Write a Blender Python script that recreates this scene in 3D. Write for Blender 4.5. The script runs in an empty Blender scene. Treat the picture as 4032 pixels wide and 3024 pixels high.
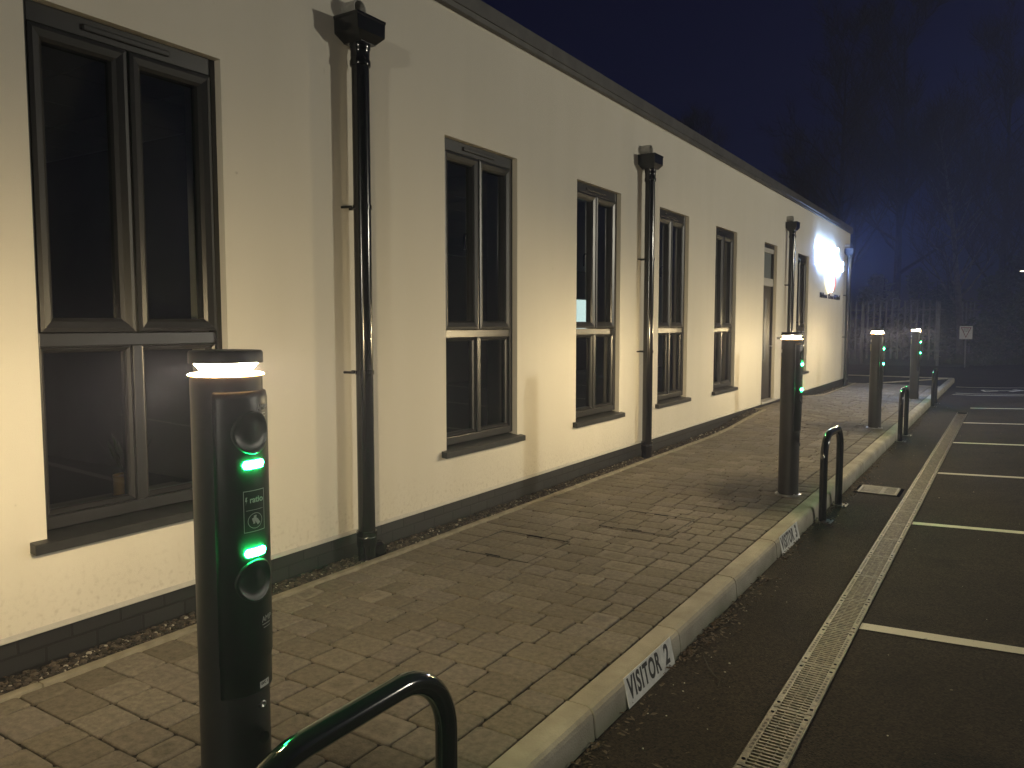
import bpy, bmesh, math, random
from mathutils import Vector, Matrix
R = math.radians
random.seed(7)
SC = bpy.context.scene
COL = SC.collection

# ------------------------------------------------------------------ camera
cam_d = bpy.data.cameras.new("Camera")
cam = bpy.data.objects.new("Camera", cam_d); COL.objects.link(cam)
cam_d.sensor_width = 36.0; cam_d.sensor_fit = 'HORIZONTAL'; cam_d.lens = 27.5
cam_d.clip_start = 0.05; cam_d.clip_end = 2000
cam.location = (3.45, 0, 1.46)
cam.rotation_euler = (R(90 - 4.314), 0, R(32.53))
SC.camera = cam

# ------------------------------------------------------------------ sky: late dusk, the sun below the horizon
world = bpy.data.worlds.new("World"); SC.world = world
world.use_nodes = True
wn = world.node_tree.nodes; wl = world.node_tree.links
sky = wn.new('ShaderNodeTexSky'); sky.sky_type = 'NISHITA'; sky.sun_disc = False
sky.sun_elevation = R(-2.6); sky.sun_rotation = R(15)
sky.ozone_density = 6.5; sky.dust_density = 0.5; sky.air_density = 1.0
wl.new(sky.outputs[0], wn['Background'].inputs[0])
wn['Background'].inputs[1].default_value = 0.095

SC.view_settings.view_transform = 'Standard'
SC.view_settings.look = 'None'
SC.view_settings.exposure = 0.0
SC.view_settings.gamma = 1.0
SC.cycles.use_denoising = True
SC.cycles.max_bounces = 8
SC.cycles.transparent_max_bounces = 12
SC.cycles.sample_clamp_indirect = 4.0
SC.cycles.volume_bounces = 0

LAMP_A_POWER = 2600.0      # car park lamp posts outside the picture
LAMP_B_POWER = 2000.0
LENS_POWER = 3000.0        # the bollards' lamp rings
HAZE_DENSITY = 0.005

# ------------------------------------------------------------------ materials
def mat(name, base, rough=0.6, metal=0.0, noise=0.0, nscale=20.0, bump=0.0, bscale=60.0, spec=0.5, coat=0.0, color2=None, detail=4.0):
    m = bpy.data.materials.new(name); m.use_nodes = True
    nt = m.node_tree; n = nt.nodes; l = nt.links
    b = n['Principled BSDF']
    b.inputs['Base Color'].default_value = (*base, 1)
    b.inputs['Roughness'].default_value = rough
    b.inputs['Metallic'].default_value = metal
    b.inputs['Specular IOR Level'].default_value = spec
    b.inputs['Coat Weight'].default_value = coat
    tc = n.new('ShaderNodeTexCoord')
    if noise > 0 or color2:
        t = n.new('ShaderNodeTexNoise'); t.inputs['Scale'].default_value = nscale; t.inputs['Detail'].default_value = detail
        l.new(tc.outputs['Object'], t.inputs['Vector'])
        r = n.new('ShaderNodeValToRGB')
        c2 = color2 or tuple(min(1, c * (1 + noise)) for c in base)
        c1 = base if color2 else tuple(c * (1 - noise) for c in base)
        r.color_ramp.elements[0].position = 0.35; r.color_ramp.elements[1].position = 0.68
        r.color_ramp.elements[0].color = (*c1, 1); r.color_ramp.elements[1].color = (*c2, 1)
        l.new(t.outputs['Fac'], r.inputs['Fac']); l.new(r.outputs['Color'], b.inputs['Base Color'])
    if bump > 0:
        t2 = n.new('ShaderNodeTexNoise'); t2.inputs['Scale'].default_value = bscale; t2.inputs['Detail'].default_value = 5
        l.new(tc.outputs['Object'], t2.inputs['Vector'])
        bp = n.new('ShaderNodeBump'); bp.inputs['Strength'].default_value = bump; bp.inputs['Distance'].default_value = 0.01
        l.new(t2.outputs['Fac'], bp.inputs['Height']); l.new(bp.outputs['Normal'], b.inputs['Normal'])
    return m

def emit(name, color, strength):
    m = bpy.data.materials.new(name); m.use_nodes = True
    b = m.node_tree.nodes['Principled BSDF']
    b.inputs['Base Color'].default_value = (0.5, 0.5, 0.5, 1)
    b.inputs['Emission Color'].default_value = (*color, 1)
    b.inputs['Emission Strength'].default_value = strength
    return m

def nodes_of(m):
    return m.node_tree.nodes, m.node_tree.links, m.node_tree.nodes['Principled BSDF']

M = {}
# painted render: fine grain, faint streaks and scuffs that belong to the wall
m = mat('render_paint', (0.74, 0.69, 0.60), 0.75, bump=0.25, bscale=260)
n, l, b = nodes_of(m)
tc = n.new('ShaderNodeTexCoord')
mp = n.new('ShaderNodeMapping'); mp.inputs['Scale'].default_value = (1, 2.2, 0.25); l.new(tc.outputs['Object'], mp.inputs[0])
t = n.new('ShaderNodeTexNoise'); t.inputs['Scale'].default_value = 1.6; t.inputs['Detail'].default_value = 6; l.new(mp.outputs[0], t.inputs['Vector'])
r = n.new('ShaderNodeValToRGB'); r.color_ramp.elements[0].position = .3; r.color_ramp.elements[1].position = .7
r.color_ramp.elements[0].color = (0.725, 0.69, 0.60, 1); r.color_ramp.elements[1].color = (0.76, 0.725, 0.64, 1)
l.new(t.outputs['Fac'], r.inputs['Fac'])
t3 = n.new('ShaderNodeTexNoise'); t3.inputs['Scale'].default_value = 9; t3.inputs['Detail'].default_value = 8; l.new(tc.outputs['Object'], t3.inputs['Vector'])
r3 = n.new('ShaderNodeValToRGB'); r3.color_ramp.elements[0].position = .735; r3.color_ramp.elements[1].position = .77
r3.color_ramp.elements[0].color = (0, 0, 0, 1); r3.color_ramp.elements[1].color = (.35, .35, .35, 1); l.new(t3.outputs['Fac'], r3.inputs['Fac'])
mx = n.new('ShaderNodeMixRGB'); mx.inputs[2].default_value = (0.2, 0.16, 0.11, 1)
l.new(r3.outputs['Color'], mx.inputs[0]); l.new(r.outputs['Color'], mx.inputs[1])
sp = n.new('ShaderNodeSeparateXYZ'); l.new(tc.outputs['Object'], sp.inputs[0])
ma = n.new('ShaderNodeMapRange'); ma.inputs['From Min'].default_value = .15; ma.inputs['From Max'].default_value = .48; ma.inputs['To Min'].default_value = 1; ma.inputs['To Max'].default_value = 0; l.new(sp.outputs['Z'], ma.inputs['Value'])
t6 = n.new('ShaderNodeTexNoise'); t6.inputs['Scale'].default_value = 38; t6.inputs['Detail'].default_value = 7; l.new(tc.outputs['Object'], t6.inputs['Vector'])
r6 = n.new('ShaderNodeValToRGB'); r6.color_ramp.elements[0].position = .52; r6.color_ramp.elements[1].position = .72; l.new(t6.outputs['Fac'], r6.inputs['Fac'])
m6 = n.new('ShaderNodeMath'); m6.operation = 'MULTIPLY'; l.new(ma.outputs[0], m6.inputs[0]); l.new(r6.outputs['Color'], m6.inputs[1])
m7 = n.new('ShaderNodeMath'); m7.operation = 'MULTIPLY'; m7.inputs[1].default_value = .33; l.new(m6.outputs[0], m7.inputs[0])
mx6 = n.new('ShaderNodeMixRGB'); mx6.inputs[2].default_value = (.30, .25, .18, 1); l.new(m7.outputs[0], mx6.inputs[0]); l.new(mx.outputs[0], mx6.inputs[1]); l.new(mx6.outputs[0], b.inputs['Base Color'])
M['render'] = m
# blue-black engineering brick plinth
m = mat('engineering_brick', (0.05, 0.05, 0.05), 0.55)
n, l, b = nodes_of(m)
tc = n.new('ShaderNodeTexCoord'); sp = n.new('ShaderNodeSeparateXYZ'); cb = n.new('ShaderNodeCombineXYZ')
l.new(tc.outputs['Object'], sp.inputs[0]); l.new(sp.outputs['Y'], cb.inputs['X']); l.new(sp.outputs['Z'], cb.inputs['Y'])
bt = n.new('ShaderNodeTexBrick'); bt.inputs['Scale'].default_value = 1.0
bt.inputs['Brick Width'].default_value = .225; bt.inputs['Row Height'].default_value = .075; bt.inputs['Mortar Size'].default_value = .006
bt.inputs['Color1'].default_value = (.026, .026, .025, 1); bt.inputs['Color2'].default_value = (.017, .017, .017, 1); bt.inputs['Mortar'].default_value = (.011, .010, .009, 1)
l.new(cb.outputs[0], bt.inputs['Vector']); l.new(bt.outputs['Color'], b.inputs['Base Color'])
bp = n.new('ShaderNodeBump'); bp.inputs['Distance'].default_value = .01; bp.invert = True
l.new(bt.outputs['Fac'], bp.inputs['Height']); l.new(bp.outputs['Normal'], b.inputs['Normal'])
M['brick'] = m
M['frame'] = mat('grey_window_frame', (0.021, 0.021, 0.021), 0.34, noise=.1, nscale=4, bump=.04, bscale=90, spec=.6)
M['frame_pale'] = mat('pale_door_frame', (0.5, 0.49, 0.46), 0.4, noise=.05)
M['sill'] = mat('grey_sill', (0.03, 0.031, 0.03), 0.4, noise=.25, nscale=14)
M['door'] = mat('dark_door', (0.028, 0.026, 0.026), 0.42, noise=.2, nscale=6, bump=.06, bscale=30)
M['black_pipe'] = mat('black_downpipe', (0.008, 0.008, 0.008), 0.16, noise=.2, nscale=12, spec=.55)
M['black_gloss'] = mat('black_gloss_paint', (0.006, 0.007, 0.0065), 0.12, noise=.15, nscale=20, spec=.6, coat=.4)
M['pvc'] = mat('pale_grey_pipe', (0.42, 0.41, 0.38), 0.45, noise=.12, nscale=30)
M['coping'] = mat('grey_coping_metal', (0.085, 0.083, 0.078), 0.5, noise=.2, nscale=6)
M['roof'] = mat('dark_roof', (0.04, 0.04, 0.042), 0.8)
M['inner'] = mat('inner_wall', (0.16, 0.16, 0.155), 0.8, noise=.06, nscale=3)
M['carpet'] = mat('carpet', (0.04, 0.042, 0.045), 0.95)
M['tile'] = mat('ceiling_tiles', (0.42, 0.43, 0.43), 0.9)
M['steel'] = mat('worn_steel', (0.5, 0.5, 0.5), 0.32, metal=.9, noise=.2, nscale=20)
M['bollard'] = mat('bollard_paint', (0.030, 0.029, 0.028), 0.45, spec=.4, noise=.12, nscale=9, bump=.03, bscale=200)
M['module'] = mat('module_plastic', (0.014, 0.0145, 0.0145), 0.38, noise=.1, nscale=20)
M['lens'] = emit('lamp_lens_light', (1.0, .775, .43), LENS_POWER)
M['lens_rim'] = emit('lamp_rim_light', (1.0, .52, .15), 34.0)
M['led'] = emit('green_led_light', (.012, 1.0, .16), 850.0)
M['label_line'] = mat('pale_print', (.45, .46, .45), .5)
M['label_white'] = mat('white_sticker', (.62, .62, .6), .5)
M['label_yellow'] = mat('yellow_sticker', (.5, .42, .16), .5)
M['plate'] = mat('sign_plate', (.78, .79, .76), .4, noise=.12, nscale=25)
M['ink'] = mat('black_lettering', (.012, .012, .012), .5)
M['red'] = mat('red_paint', (.22, .05, .06), .5)
M['kerb'] = mat('kerb_concrete', (.27, .245, .20), .85, bump=.35, bscale=120)
n, l, b = nodes_of(M['kerb'])
tc = n.new('ShaderNodeTexCoord')
t = n.new('ShaderNodeTexNoise'); t.inputs['Scale'].default_value = 5; t.inputs['Detail'].default_value = 8; l.new(tc.outputs['Object'], t.inputs['Vector'])
r = n.new('ShaderNodeValToRGB'); r.color_ramp.elements[0].position = .3; r.color_ramp.elements[1].position = .72
r.color_ramp.elements[0].color = (.29, .265, .21, 1); r.color_ramp.elements[1].color = (.47, .44, .365, 1); l.new(t.outputs['Fac'], r.inputs['Fac'])
sp = n.new('ShaderNodeSeparateXYZ'); l.new(tc.outputs['Object'], sp.inputs[0])
t4 = n.new('ShaderNodeTexNoise'); t4.inputs['Scale'].default_value = 3; t4.inputs['Detail'].default_value = 6; l.new(tc.outputs['Object'], t4.inputs['Vector'])
ad = n.new('ShaderNodeMath'); ad.operation = 'MULTIPLY_ADD'; ad.inputs[1].default_value = -9; ad.inputs[2].default_value = -0.95; l.new(sp.outputs['Z'], ad.inputs[0])
ad2 = n.new('ShaderNodeMath'); ad2.operation = 'ADD'; ad2.use_clamp = True; l.new(ad.outputs[0], ad2.inputs[0]); l.new(t4.outputs['Fac'], ad2.inputs[1])
mx = n.new('ShaderNodeMixRGB'); mx.inputs[2].default_value = (.13, .155, .085, 1); l.new(ad2.outputs[0], mx.inputs[0]); l.new(r.outputs['Color'], mx.inputs[1]); l.new(mx.outputs[0], b.inputs['Base Color'])
M['edging'] = mat('edging_concrete', (.30, .275, .21), .85, noise=.2, nscale=10, bump=.25, bscale=100)
M['iron'] = mat('cast_iron', (.072, .060, .048), .5, metal=.3, noise=.6, nscale=40, bump=.2, bscale=180)
M['pit'] = mat('drain_shade_black', (.0015, .0015, .0015), .95, spec=0.0)  # flat black; the shade down in the drains is put into this colour
M['paint'] = mat('white_line_paint', (.66, .64, .55), .7, noise=.25, nscale=16, bump=.25, bscale=150)
M['soil'] = mat('bed_soil', (.018, .015, .012), .95, noise=.4, nscale=12, bump=.6, bscale=30)
M['gold'] = mat('brass_pot', (.75, .50, .17), .36, metal=.85)
M['fence'] = mat('galvanised_steel', (.115, .12, .13), .45, metal=.3, noise=.2, nscale=8)
M['bark'] = mat('tree_bark', (.035, .03, .025), .9, noise=.35, nscale=8, bump=.4, bscale=25)
M['bark_pale'] = mat('birch_bark', (.10, .095, .09), .8, noise=.4, nscale=6)
M['twig'] = mat('twigs', (.04, .031, .024), .9)
M['leaf_dark'] = mat('evergreen_leaf', (.035, .05, .028), .6, noise=.4, nscale=3)
M['leaf_pale'] = mat('ivy_leaf', (.10, .11, .085), .55, noise=.4, nscale=3)
M['grass'] = mat('grass_blades', (.035, .05, .018), .8, noise=.4, nscale=5)
M['verge'] = mat('verge_soil', (.022, .026, .012), .95, noise=.4, nscale=4, bump=.6, bscale=20)
M['litter'] = mat('dead_leaves', (.085, .06, .04), .8, noise=.5, nscale=60)
n, l, b = nodes_of(M['paint'])
tc = n.new('ShaderNodeTexCoord'); tw = n.new('ShaderNodeTexNoise'); tw.inputs['Scale'].default_value = 45; tw.inputs['Detail'].default_value = 8; tw.inputs['Roughness'].default_value = .75; l.new(tc.outputs['Object'], tw.inputs['Vector'])
rw = n.new('ShaderNodeValToRGB'); rw.color_ramp.elements[0].position = .60; rw.color_ramp.elements[1].position = .68
rw.color_ramp.elements[0].color = (.66, .63, .54, 1); rw.color_ramp.elements[1].color = (.12, .105, .085, 1); l.new(tw.outputs['Fac'], rw.inputs['Fac']); l.new(rw.outputs['Color'], b.inputs['Base Color'])
M['pole'] = mat('grey_post', (.2, .2, .2), .5, metal=.4)
M['sand'] = mat('joint_sand', (.016, .0135, .009), .95, noise=.4, nscale=50, bump=.4, bscale=200)
# asphalt
m = mat('asphalt', (.035, .031, .027), .85, bump=1.0, bscale=150, spec=.14)
n, l, b = nodes_of(m)
tc = n.new('ShaderNodeTexCoord')
t = n.new('ShaderNodeTexNoise'); t.inputs['Scale'].default_value = 1.3; t.inputs['Detail'].default_value = 9; t.inputs['Roughness'].default_value = .65; l.new(tc.outputs['Object'], t.inputs['Vector'])
r = n.new('ShaderNodeValToRGB'); r.color_ramp.elements[0].position = .3; r.color_ramp.elements[1].position = .75
r.color_ramp.elements[0].color = (.0165, .0125, .0090, 1); r.color_ramp.elements[1].color = (.034, .0265, .0195, 1); l.new(t.outputs['Fac'], r.inputs['Fac'])
v = n.new('ShaderNodeTexVoronoi'); v.inputs['Scale'].default_value = 115; l.new(tc.outputs['Object'], v.inputs['Vector'])
r2 = n.new('ShaderNodeValToRGB'); r2.color_ramp.elements[0].position = 0; r2.color_ramp.elements[1].position = 1
r2.color_ramp.elements[0].color = (.25, .25, .25, 1); r2.color_ramp.elements[1].color = (2.1, 2.0, 1.9, 1)
l.new(v.outputs['Color'], r2.inputs['Fac'])
mx = n.new('ShaderNodeMixRGB'); mx.blend_type = 'MULTIPLY'; mx.inputs[0].default_value = 1; l.new(r.outputs['Color'], mx.inputs[1]); l.new(r2.outputs['Color'], mx.inputs[2])
to = n.new('ShaderNodeTexNoise'); to.inputs['Scale'].default_value = 2.1; to.inputs['Detail'].default_value = 5; l.new(tc.outputs['Object'], to.inputs['Vector'])
ro = n.new('ShaderNodeValToRGB'); ro.color_ramp.elements[0].position = .60; ro.color_ramp.elements[1].position = .72
ro.color_ramp.elements[0].color = (1, 1, 1, 1); ro.color_ramp.elements[1].color = (.55, .55, .55, 1); l.new(to.outputs['Fac'], ro.inputs['Fac'])
mo = n.new('ShaderNodeMixRGB'); mo.blend_type = 'MULTIPLY'; mo.inputs[0].default_value = 1; l.new(mx.outputs[0], mo.inputs[1]); l.new(ro.outputs['Color'], mo.inputs[2])
l.new(mo.outputs[0], b.inputs['Base Color'])
M['asphalt'] = m
# tumbled paving blocks: each block its own tone, some with a pale lime ring
m = mat('paving_block', (.2, .17, .13), .85, bump=.35, bscale=140)
n, l, b = nodes_of(m)
at = n.new('ShaderNodeAttribute'); at.attribute_name = 'tone'
al = n.new('ShaderNodeAttribute'); al.attribute_name = 'local'
ar = n.new('ShaderNodeAttribute'); ar.attribute_name = 'ring'
tc = n.new('ShaderNodeTexCoord')
r = n.new('ShaderNodeValToRGB'); e = r.color_ramp.elements
e[0].position = 0; e[0].color = (.157, .138, .108, 1); e[1].position = 1; e[1].color = (.232, .210, .172, 1)
x = e.new(.5); x.color = (.192, .171, .134, 1); x = e.new(.75); x.color = (.186, .166, .145, 1)
l.new(at.outputs['Fac'], r.inputs['Fac'])
t = n.new('ShaderNodeTexNoise'); t.inputs['Scale'].default_value = 34; t.inputs['Detail'].default_value = 9; t.inputs['Roughness'].default_value = .7; l.new(tc.outputs['Object'], t.inputs['Vector'])
rr = n.new('ShaderNodeValToRGB'); rr.color_ramp.elements[0].position = .3; rr.color_ramp.elements[1].position = .75
rr.color_ramp.elements[0].color = (.60, .60, .60, 1); rr.color_ramp.elements[1].color = (1.42, 1.40, 1.37, 1); l.new(t.outputs['Fac'], rr.inputs['Fac'])
mu = n.new('ShaderNodeMixRGB'); mu.blend_type = 'MULTIPLY'; mu.inputs[0].default_value = 1; l.new(r.outputs['Color'], mu.inputs[1]); l.new(rr.outputs['Color'], mu.inputs[2])
la = n.new('ShaderNodeVectorMath'); la.operation = 'ABSOLUTE'; l.new(al.outputs['Vector'], la.inputs[0])
ls_ = n.new('ShaderNodeSeparateXYZ'); l.new(la.outputs['Vector'], ls_.inputs[0])
ln = n.new('ShaderNodeMath'); ln.operation = 'SMOOTH_MAX'; ln.inputs[2].default_value = .12; l.new(ls_.outputs['X'], ln.inputs[0]); l.new(ls_.outputs['Y'], ln.inputs[1])
t5 = n.new('ShaderNodeTexNoise'); t5.inputs['Scale'].default_value = 14; t5.inputs['Detail'].default_value = 4; l.new(tc.outputs['Object'], t5.inputs['Vector'])
sm = n.new('ShaderNodeMath'); sm.operation = 'MULTIPLY_ADD'; sm.inputs[1].default_value = .35; l.new(t5.outputs['Fac'], sm.inputs[0]); l.new(ln.outputs['Value'], sm.inputs[2])
rg = n.new('ShaderNodeValToRGB'); e = rg.color_ramp.elements
e[0].position = .38; e[0].color = (0, 0, 0, 1); e[1].position = .72; e[1].color = (0, 0, 0, 1); x = e.new(.52); x.color = (1, 1, 1, 1); x = e.new(.60); x.color = (.7, .7, .7, 1)
l.new(sm.outputs[0], rg.inputs['Fac'])
mm = n.new('ShaderNodeMath'); mm.operation = 'MULTIPLY'; l.new(rg.outputs['Color'], mm.inputs[0]); l.new(ar.outputs['Fac'], mm.inputs[1])
mx = n.new('ShaderNodeMixRGB'); mx.inputs[2].default_value = (.33, .30, .25, 1); l.new(mm.outputs[0], mx.inputs[0]); l.new(mu.outputs[0], mx.inputs[1]); l.new(mx.outputs[0], b.inputs['Base Color'])
M['paver'] = m
# stones of the gravel margin
m = mat('gravel_stone', (.1, .09, .08), .8, bump=.3, bscale=80)
n, l, b = nodes_of(m)
at = n.new('ShaderNodeAttribute'); at.attribute_name = 'tone'
r = n.new('ShaderNodeValToRGB'); e = r.color_ramp.elements
e[0].position = 0; e[0].color = (.03, .026, .022, 1); e[1].position = 1; e[1].color = (.45, .42, .36, 1)
x = e.new(.6); x.color = (.085, .07, .055, 1); x = e.new(.88); x.color = (.16, .13, .10, 1)
l.new(at.outputs['Fac'], r.inputs['Fac']); l.new(r.outputs['Color'], b.inputs['Base Color'])
M['stone'] = m
# window glass: a thin pane that reflects by angle and lets the dark room through
m = bpy.data.materials.new('window_glass'); m.use_nodes = True
nt = m.node_tree; n = nt.nodes; l = nt.links; n.remove(n['Principled BSDF'])
tr = n.new('ShaderNodeBsdfTransparent'); tr.inputs[0].default_value = (.62, .66, .64, 1)
gl = n.new('ShaderNodeBsdfGlossy'); gl.inputs['Roughness'].default_value = .015; gl.inputs['Color'].default_value = (.95, .95, .95, 1)
fr = n.new('ShaderNodeFresnel'); fr.inputs['IOR'].default_value = 1.62
mi = n.new('ShaderNodeMixShader'); l.new(fr.outputs[0], mi.inputs[0]); l.new(tr.outputs[0], mi.inputs[1]); l.new(gl.outputs[0], mi.inputs[2])
l.new(mi.outputs[0], n['Material Output'].inputs[0])
M['glass'] = m
M['sign_white'] = emit('sign_letter_light', (.55, .80, 1.0), 30.0)
M['sign_halo'] = emit('sign_halo_light', (.22, .36, 1.0), 260.0)
M['sign_yellow'] = emit('sign_yellow_light', (1.0, .85, .35), 4.0)
M['sign_red'] = emit('sign_red_light', (1.0, .10, .10), 1.6)
M['sign_mid'] = emit('sign_middle_light', (1.0, 1.0, .92), 9.0)
M['sign_dark'] = mat('brushed_lettering', (.06, .06, .075), .3, metal=.5)
M['room_light'] = emit('lit_room_beyond', (.75, .95, .92), 1.5)
M['post_lamp'] = emit('post_lamp_light', (1.0, .9, .7), 6.0)

# ------------------------------------------------------------------ mesh helpers
def tag(o, label=None, cat=None, group=None, kind=None):
    if label: o['label'] = label
    if cat: o['category'] = cat
    if group: o['group'] = group
    if kind: o['kind'] = kind
    return o

def empty(name, loc=(0, 0, 0), rz=0.0, **kw):
    o = bpy.data.objects.new(name, None); COL.objects.link(o)
    o.location = loc; o.rotation_euler = (0, 0, rz); o.empty_display_size = .2
    return tag(o, **kw)

class MB:
    def __init__(s): s.v = []; s.f = []; s.sm = []
    def add(s, vs, fs, smooth=False):
        k = len(s.v); s.v += [tuple(p) for p in vs]; s.f += [tuple(i + k for i in f) for f in fs]; s.sm += [smooth] * len(fs)
    def box(s, a, b):
        x0, y0, z0 = a; x1, y1, z1 = b
        s.add([(x0, y0, z0), (x1, y0, z0), (x1, y1, z0), (x0, y1, z0), (x0, y0, z1), (x1, y0, z1), (x1, y1, z1), (x0, y1, z1)],
              [(3, 2, 1, 0), (4, 5, 6, 7), (0, 1, 5, 4), (1, 2, 6, 5), (2, 3, 7, 6), (3, 0, 4, 7)])
        return s
    def prism(s, prof, axis, a, b, smooth=False):
        """closed 2D profile (ccw) swept along an axis from a to b; axis 'y': profile is (x, z); 'x': (y, z); 'z': (x, y)"""
        n = len(prof)
        def P(p, t): return {'y': (p[0], t, p[1]), 'x': (t, p[0], p[1]), 'z': (p[0], p[1], t)}[axis]
        vs = [P(p, a) for p in prof] + [P(p, b) for p in prof]
        fs = [(i, (i + 1) % n, n + (i + 1) % n, n + i) for i in range(n)]
        k = len(s.v); s.add(vs, fs, smooth)
        s.f += [tuple(k + i for i in range(n))[::-1], tuple(k + n + i for i in range(n))]; s.sm += [False, False]
        return s
    def lathe(s, prof, c=(0, 0, 0), seg=32, smooth=True, axis='z', caps=True):
        parts = [[prof[0]]]
        for i in range(1, len(prof)):
            parts[-1].append(prof[i])
            if i < len(prof) - 1:
                a, b, d = prof[i - 1], prof[i], prof[i + 1]
                u = Vector((b[0] - a[0], b[1] - a[1])); w = Vector((d[0] - b[0], d[1] - b[1]))
                if u.length > 1e-9 and w.length > 1e-9 and u.angle(w) > R(35): parts.append([prof[i]])
        if len(parts) > 1:
            for p_ in parts: s.lathe_run(p_, c, seg, smooth, axis, False)
            if caps: s.lathe_run([prof[0], prof[-1]], c, seg, smooth, axis, True, False)
            return s
        return s.lathe_run(prof, c, seg, smooth, axis, caps)
    def lathe_run(s, prof, c, seg, smooth, axis, caps, sides=True):
        k = len(s.v); n = len(prof)
        for (r, z) in prof:
            for i in range(seg):
                a = 2 * math.pi * i / seg; x, y = r * math.cos(a), r * math.sin(a)
                p = (x, y, z) if axis == 'z' else ((z, x, y) if axis == 'x' else (y, z, x))
                s.v.append((p[0] + c[0], p[1] + c[1], p[2] + c[2]))
        for j in range(n - 1 if sides else 0):
            for i in range(seg):
                s.f.append((k + j * seg + i, k + j * seg + (i + 1) % seg, k + (j + 1) * seg + (i + 1) % seg, k + (j + 1) * seg + i)); s.sm.append(smooth)
        if caps:
            for k0, flip in ((k, True), (k + (n - 1) * seg, False)):      # caps on vertices of their own, so the sides shade straight
                m_ = len(s.v); s.v += [s.v[k0 + i] for i in range(seg)]; f = tuple(m_ + i for i in range(seg)); s.f.append(f[::-1] if flip else f); s.sm.append(False)
        return s
    def tube(s, pts, rad, seg=16, caps=True):
        """round tube through points with one radius per point (or one for all)"""
        pts = [Vector(p) for p in pts]; n = len(pts)
        if not isinstance(rad, (list, tuple)): rad = [rad] * n
        k = len(s.v); up = None
        for i, p in enumerate(pts):
            t = ((pts[min(i + 1, n - 1)] - p).normalized() + (p - pts[max(i - 1, 0)]).normalized())
            t = t.normalized() if t.length > 1e-6 else Vector((0, 0, 1))
            if up is None:
                up = t.orthogonal().normalized()
            up = (up - t * up.dot(t)).normalized(); w = t.cross(up)
            for j in range(seg):
                a = 2 * math.pi * j / seg
                s.v.append(tuple(p + (up * math.cos(a) + w * math.sin(a)) * rad[i]))
        for i in range(n - 1):
            for j in range(seg):
                s.f.append((k + i * seg + j, k + i * seg + (j + 1) % seg, k + (i + 1) * seg + (j + 1) % seg, k + (i + 1) * seg + j)); s.sm.append(True)
        if caps:
            for k0, flip in ((k, True), (k + (n - 1) * seg, False)):
                m_ = len(s.v); s.v += [s.v[k0 + j] for j in range(seg)]; f = tuple(m_ + j for j in range(seg)); s.f.append(f[::-1] if flip else f); s.sm.append(False)
        return s
    def build(s, name, m, parent=None, bevel=0.0, attrs=None, **kw):
        me = bpy.data.meshes.new(name); me.from_pydata(s.v, [], s.f)
        me.polygons.foreach_set('use_smooth', s.sm)
        if attrs:
            for an, (ty, data) in attrs.items():
                a = me.attributes.new(an, ty, 'POINT'); a.data.foreach_set('value' if ty == 'FLOAT' else 'vector', data)
        me.materials.append(m); me.update()
        o = bpy.data.objects.new(name, me); COL.objects.link(o)
        if parent: o.parent = parent
        if bevel:
            bv = o.modifiers.new('edge', 'BEVEL'); bv.width = bevel; bv.segments = 2; bv.limit_method = 'ANGLE'; bv.angle_limit = R(40)
        return tag(o, **kw)

def copy_tree(o, parent=None):
    c = o.copy(); COL.objects.link(c)
    if parent: c.parent = parent
    for ch in list(o.children): copy_tree(ch, c)
    return c

def text_obj(name, txt, size, mtx, m, parent=None, extrude=.001, offset=0.0, xs=1.0, spacing=1.0, align='CENTER', **kw):
    cu = bpy.data.curves.new(name, 'FONT'); cu.body = txt; cu.size = size; cu.extrude = extrude; cu.offset = offset
    cu.align_x = align; cu.align_y = 'CENTER'; cu.space_character = spacing; cu.resolution_u = 4
    tmp = bpy.data.objects.new(name + '_tmp', cu); COL.objects.link(tmp)
    dg = bpy.context.evaluated_depsgraph_get(); dg.update()
    me = bpy.data.meshes.new_from_object(tmp.evaluated_get(dg)); me.name = name
    bpy.data.objects.remove(tmp)
    me.transform(mtx @ Matrix.Diagonal((xs, 1, 1, 1)))
    me.materials.clear(); me.materials.append(m)
    o = bpy.data.objects.new(name, me); COL.objects.link(o)
    if parent: o.parent = parent
    return tag(o, **kw)

def smoothstep(a, b, x):
    t = max(0, min(1, (x - a) / (b - a))); return t * t * (3 - 2 * t)

def ground_h(x, y):
    """the paving rises to the door's level threshold"""
    return .115 * (1 - smoothstep(.12, 1.25, x)) * smoothstep(10.0, 12.7, y) * (1 - smoothstep(15.0, 17.6, y))

# ================================================================== THE SETTING
ZR = -0.12          # car park surface at the kerb
XD = 2.834          # far edge of the drain; beyond it the car park rises
def road_z(x): return ZR + max(0, x - XD) * .038

mb = MB()   # car park: one sheet, graded
xs = [-90, 2.0, 2.60, XD, 6, 12, 20]
xs2 = [2.1, XD, 9, 18, 60]
mb.v = []; 
for y in (-40, 0, 30, 120):
    for x in xs2: mb.v.append((x, y, road_z(min(x, 18))))
w = len(xs2)
for j in range(3):
    for i in range(w - 1): mb.f.append((j * w + i, j * w + i + 1, (j + 1) * w + i + 1, (j + 1) * w + i)); mb.sm.append(False)
car_park = mb.build('car_park', M['asphalt'], kind='structure')
mb = MB(); mb.add([(-400, -300, -.16), (400, -300, -.16), (400, 500, -.16), (-400, 500, -.16)], [(0, 1, 2, 3)])
mb.build('ground', M['verge'], kind='structure')
mb = MB(); mb.add([(-14, 24.92, -.125), (2.1, 24.92, -.125), (2.1, 34, -.125), (-14, 34, -.125)], [(0, 1, 2, 3)])
mb.build('access_road', M['asphalt'], kind='structure')

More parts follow.
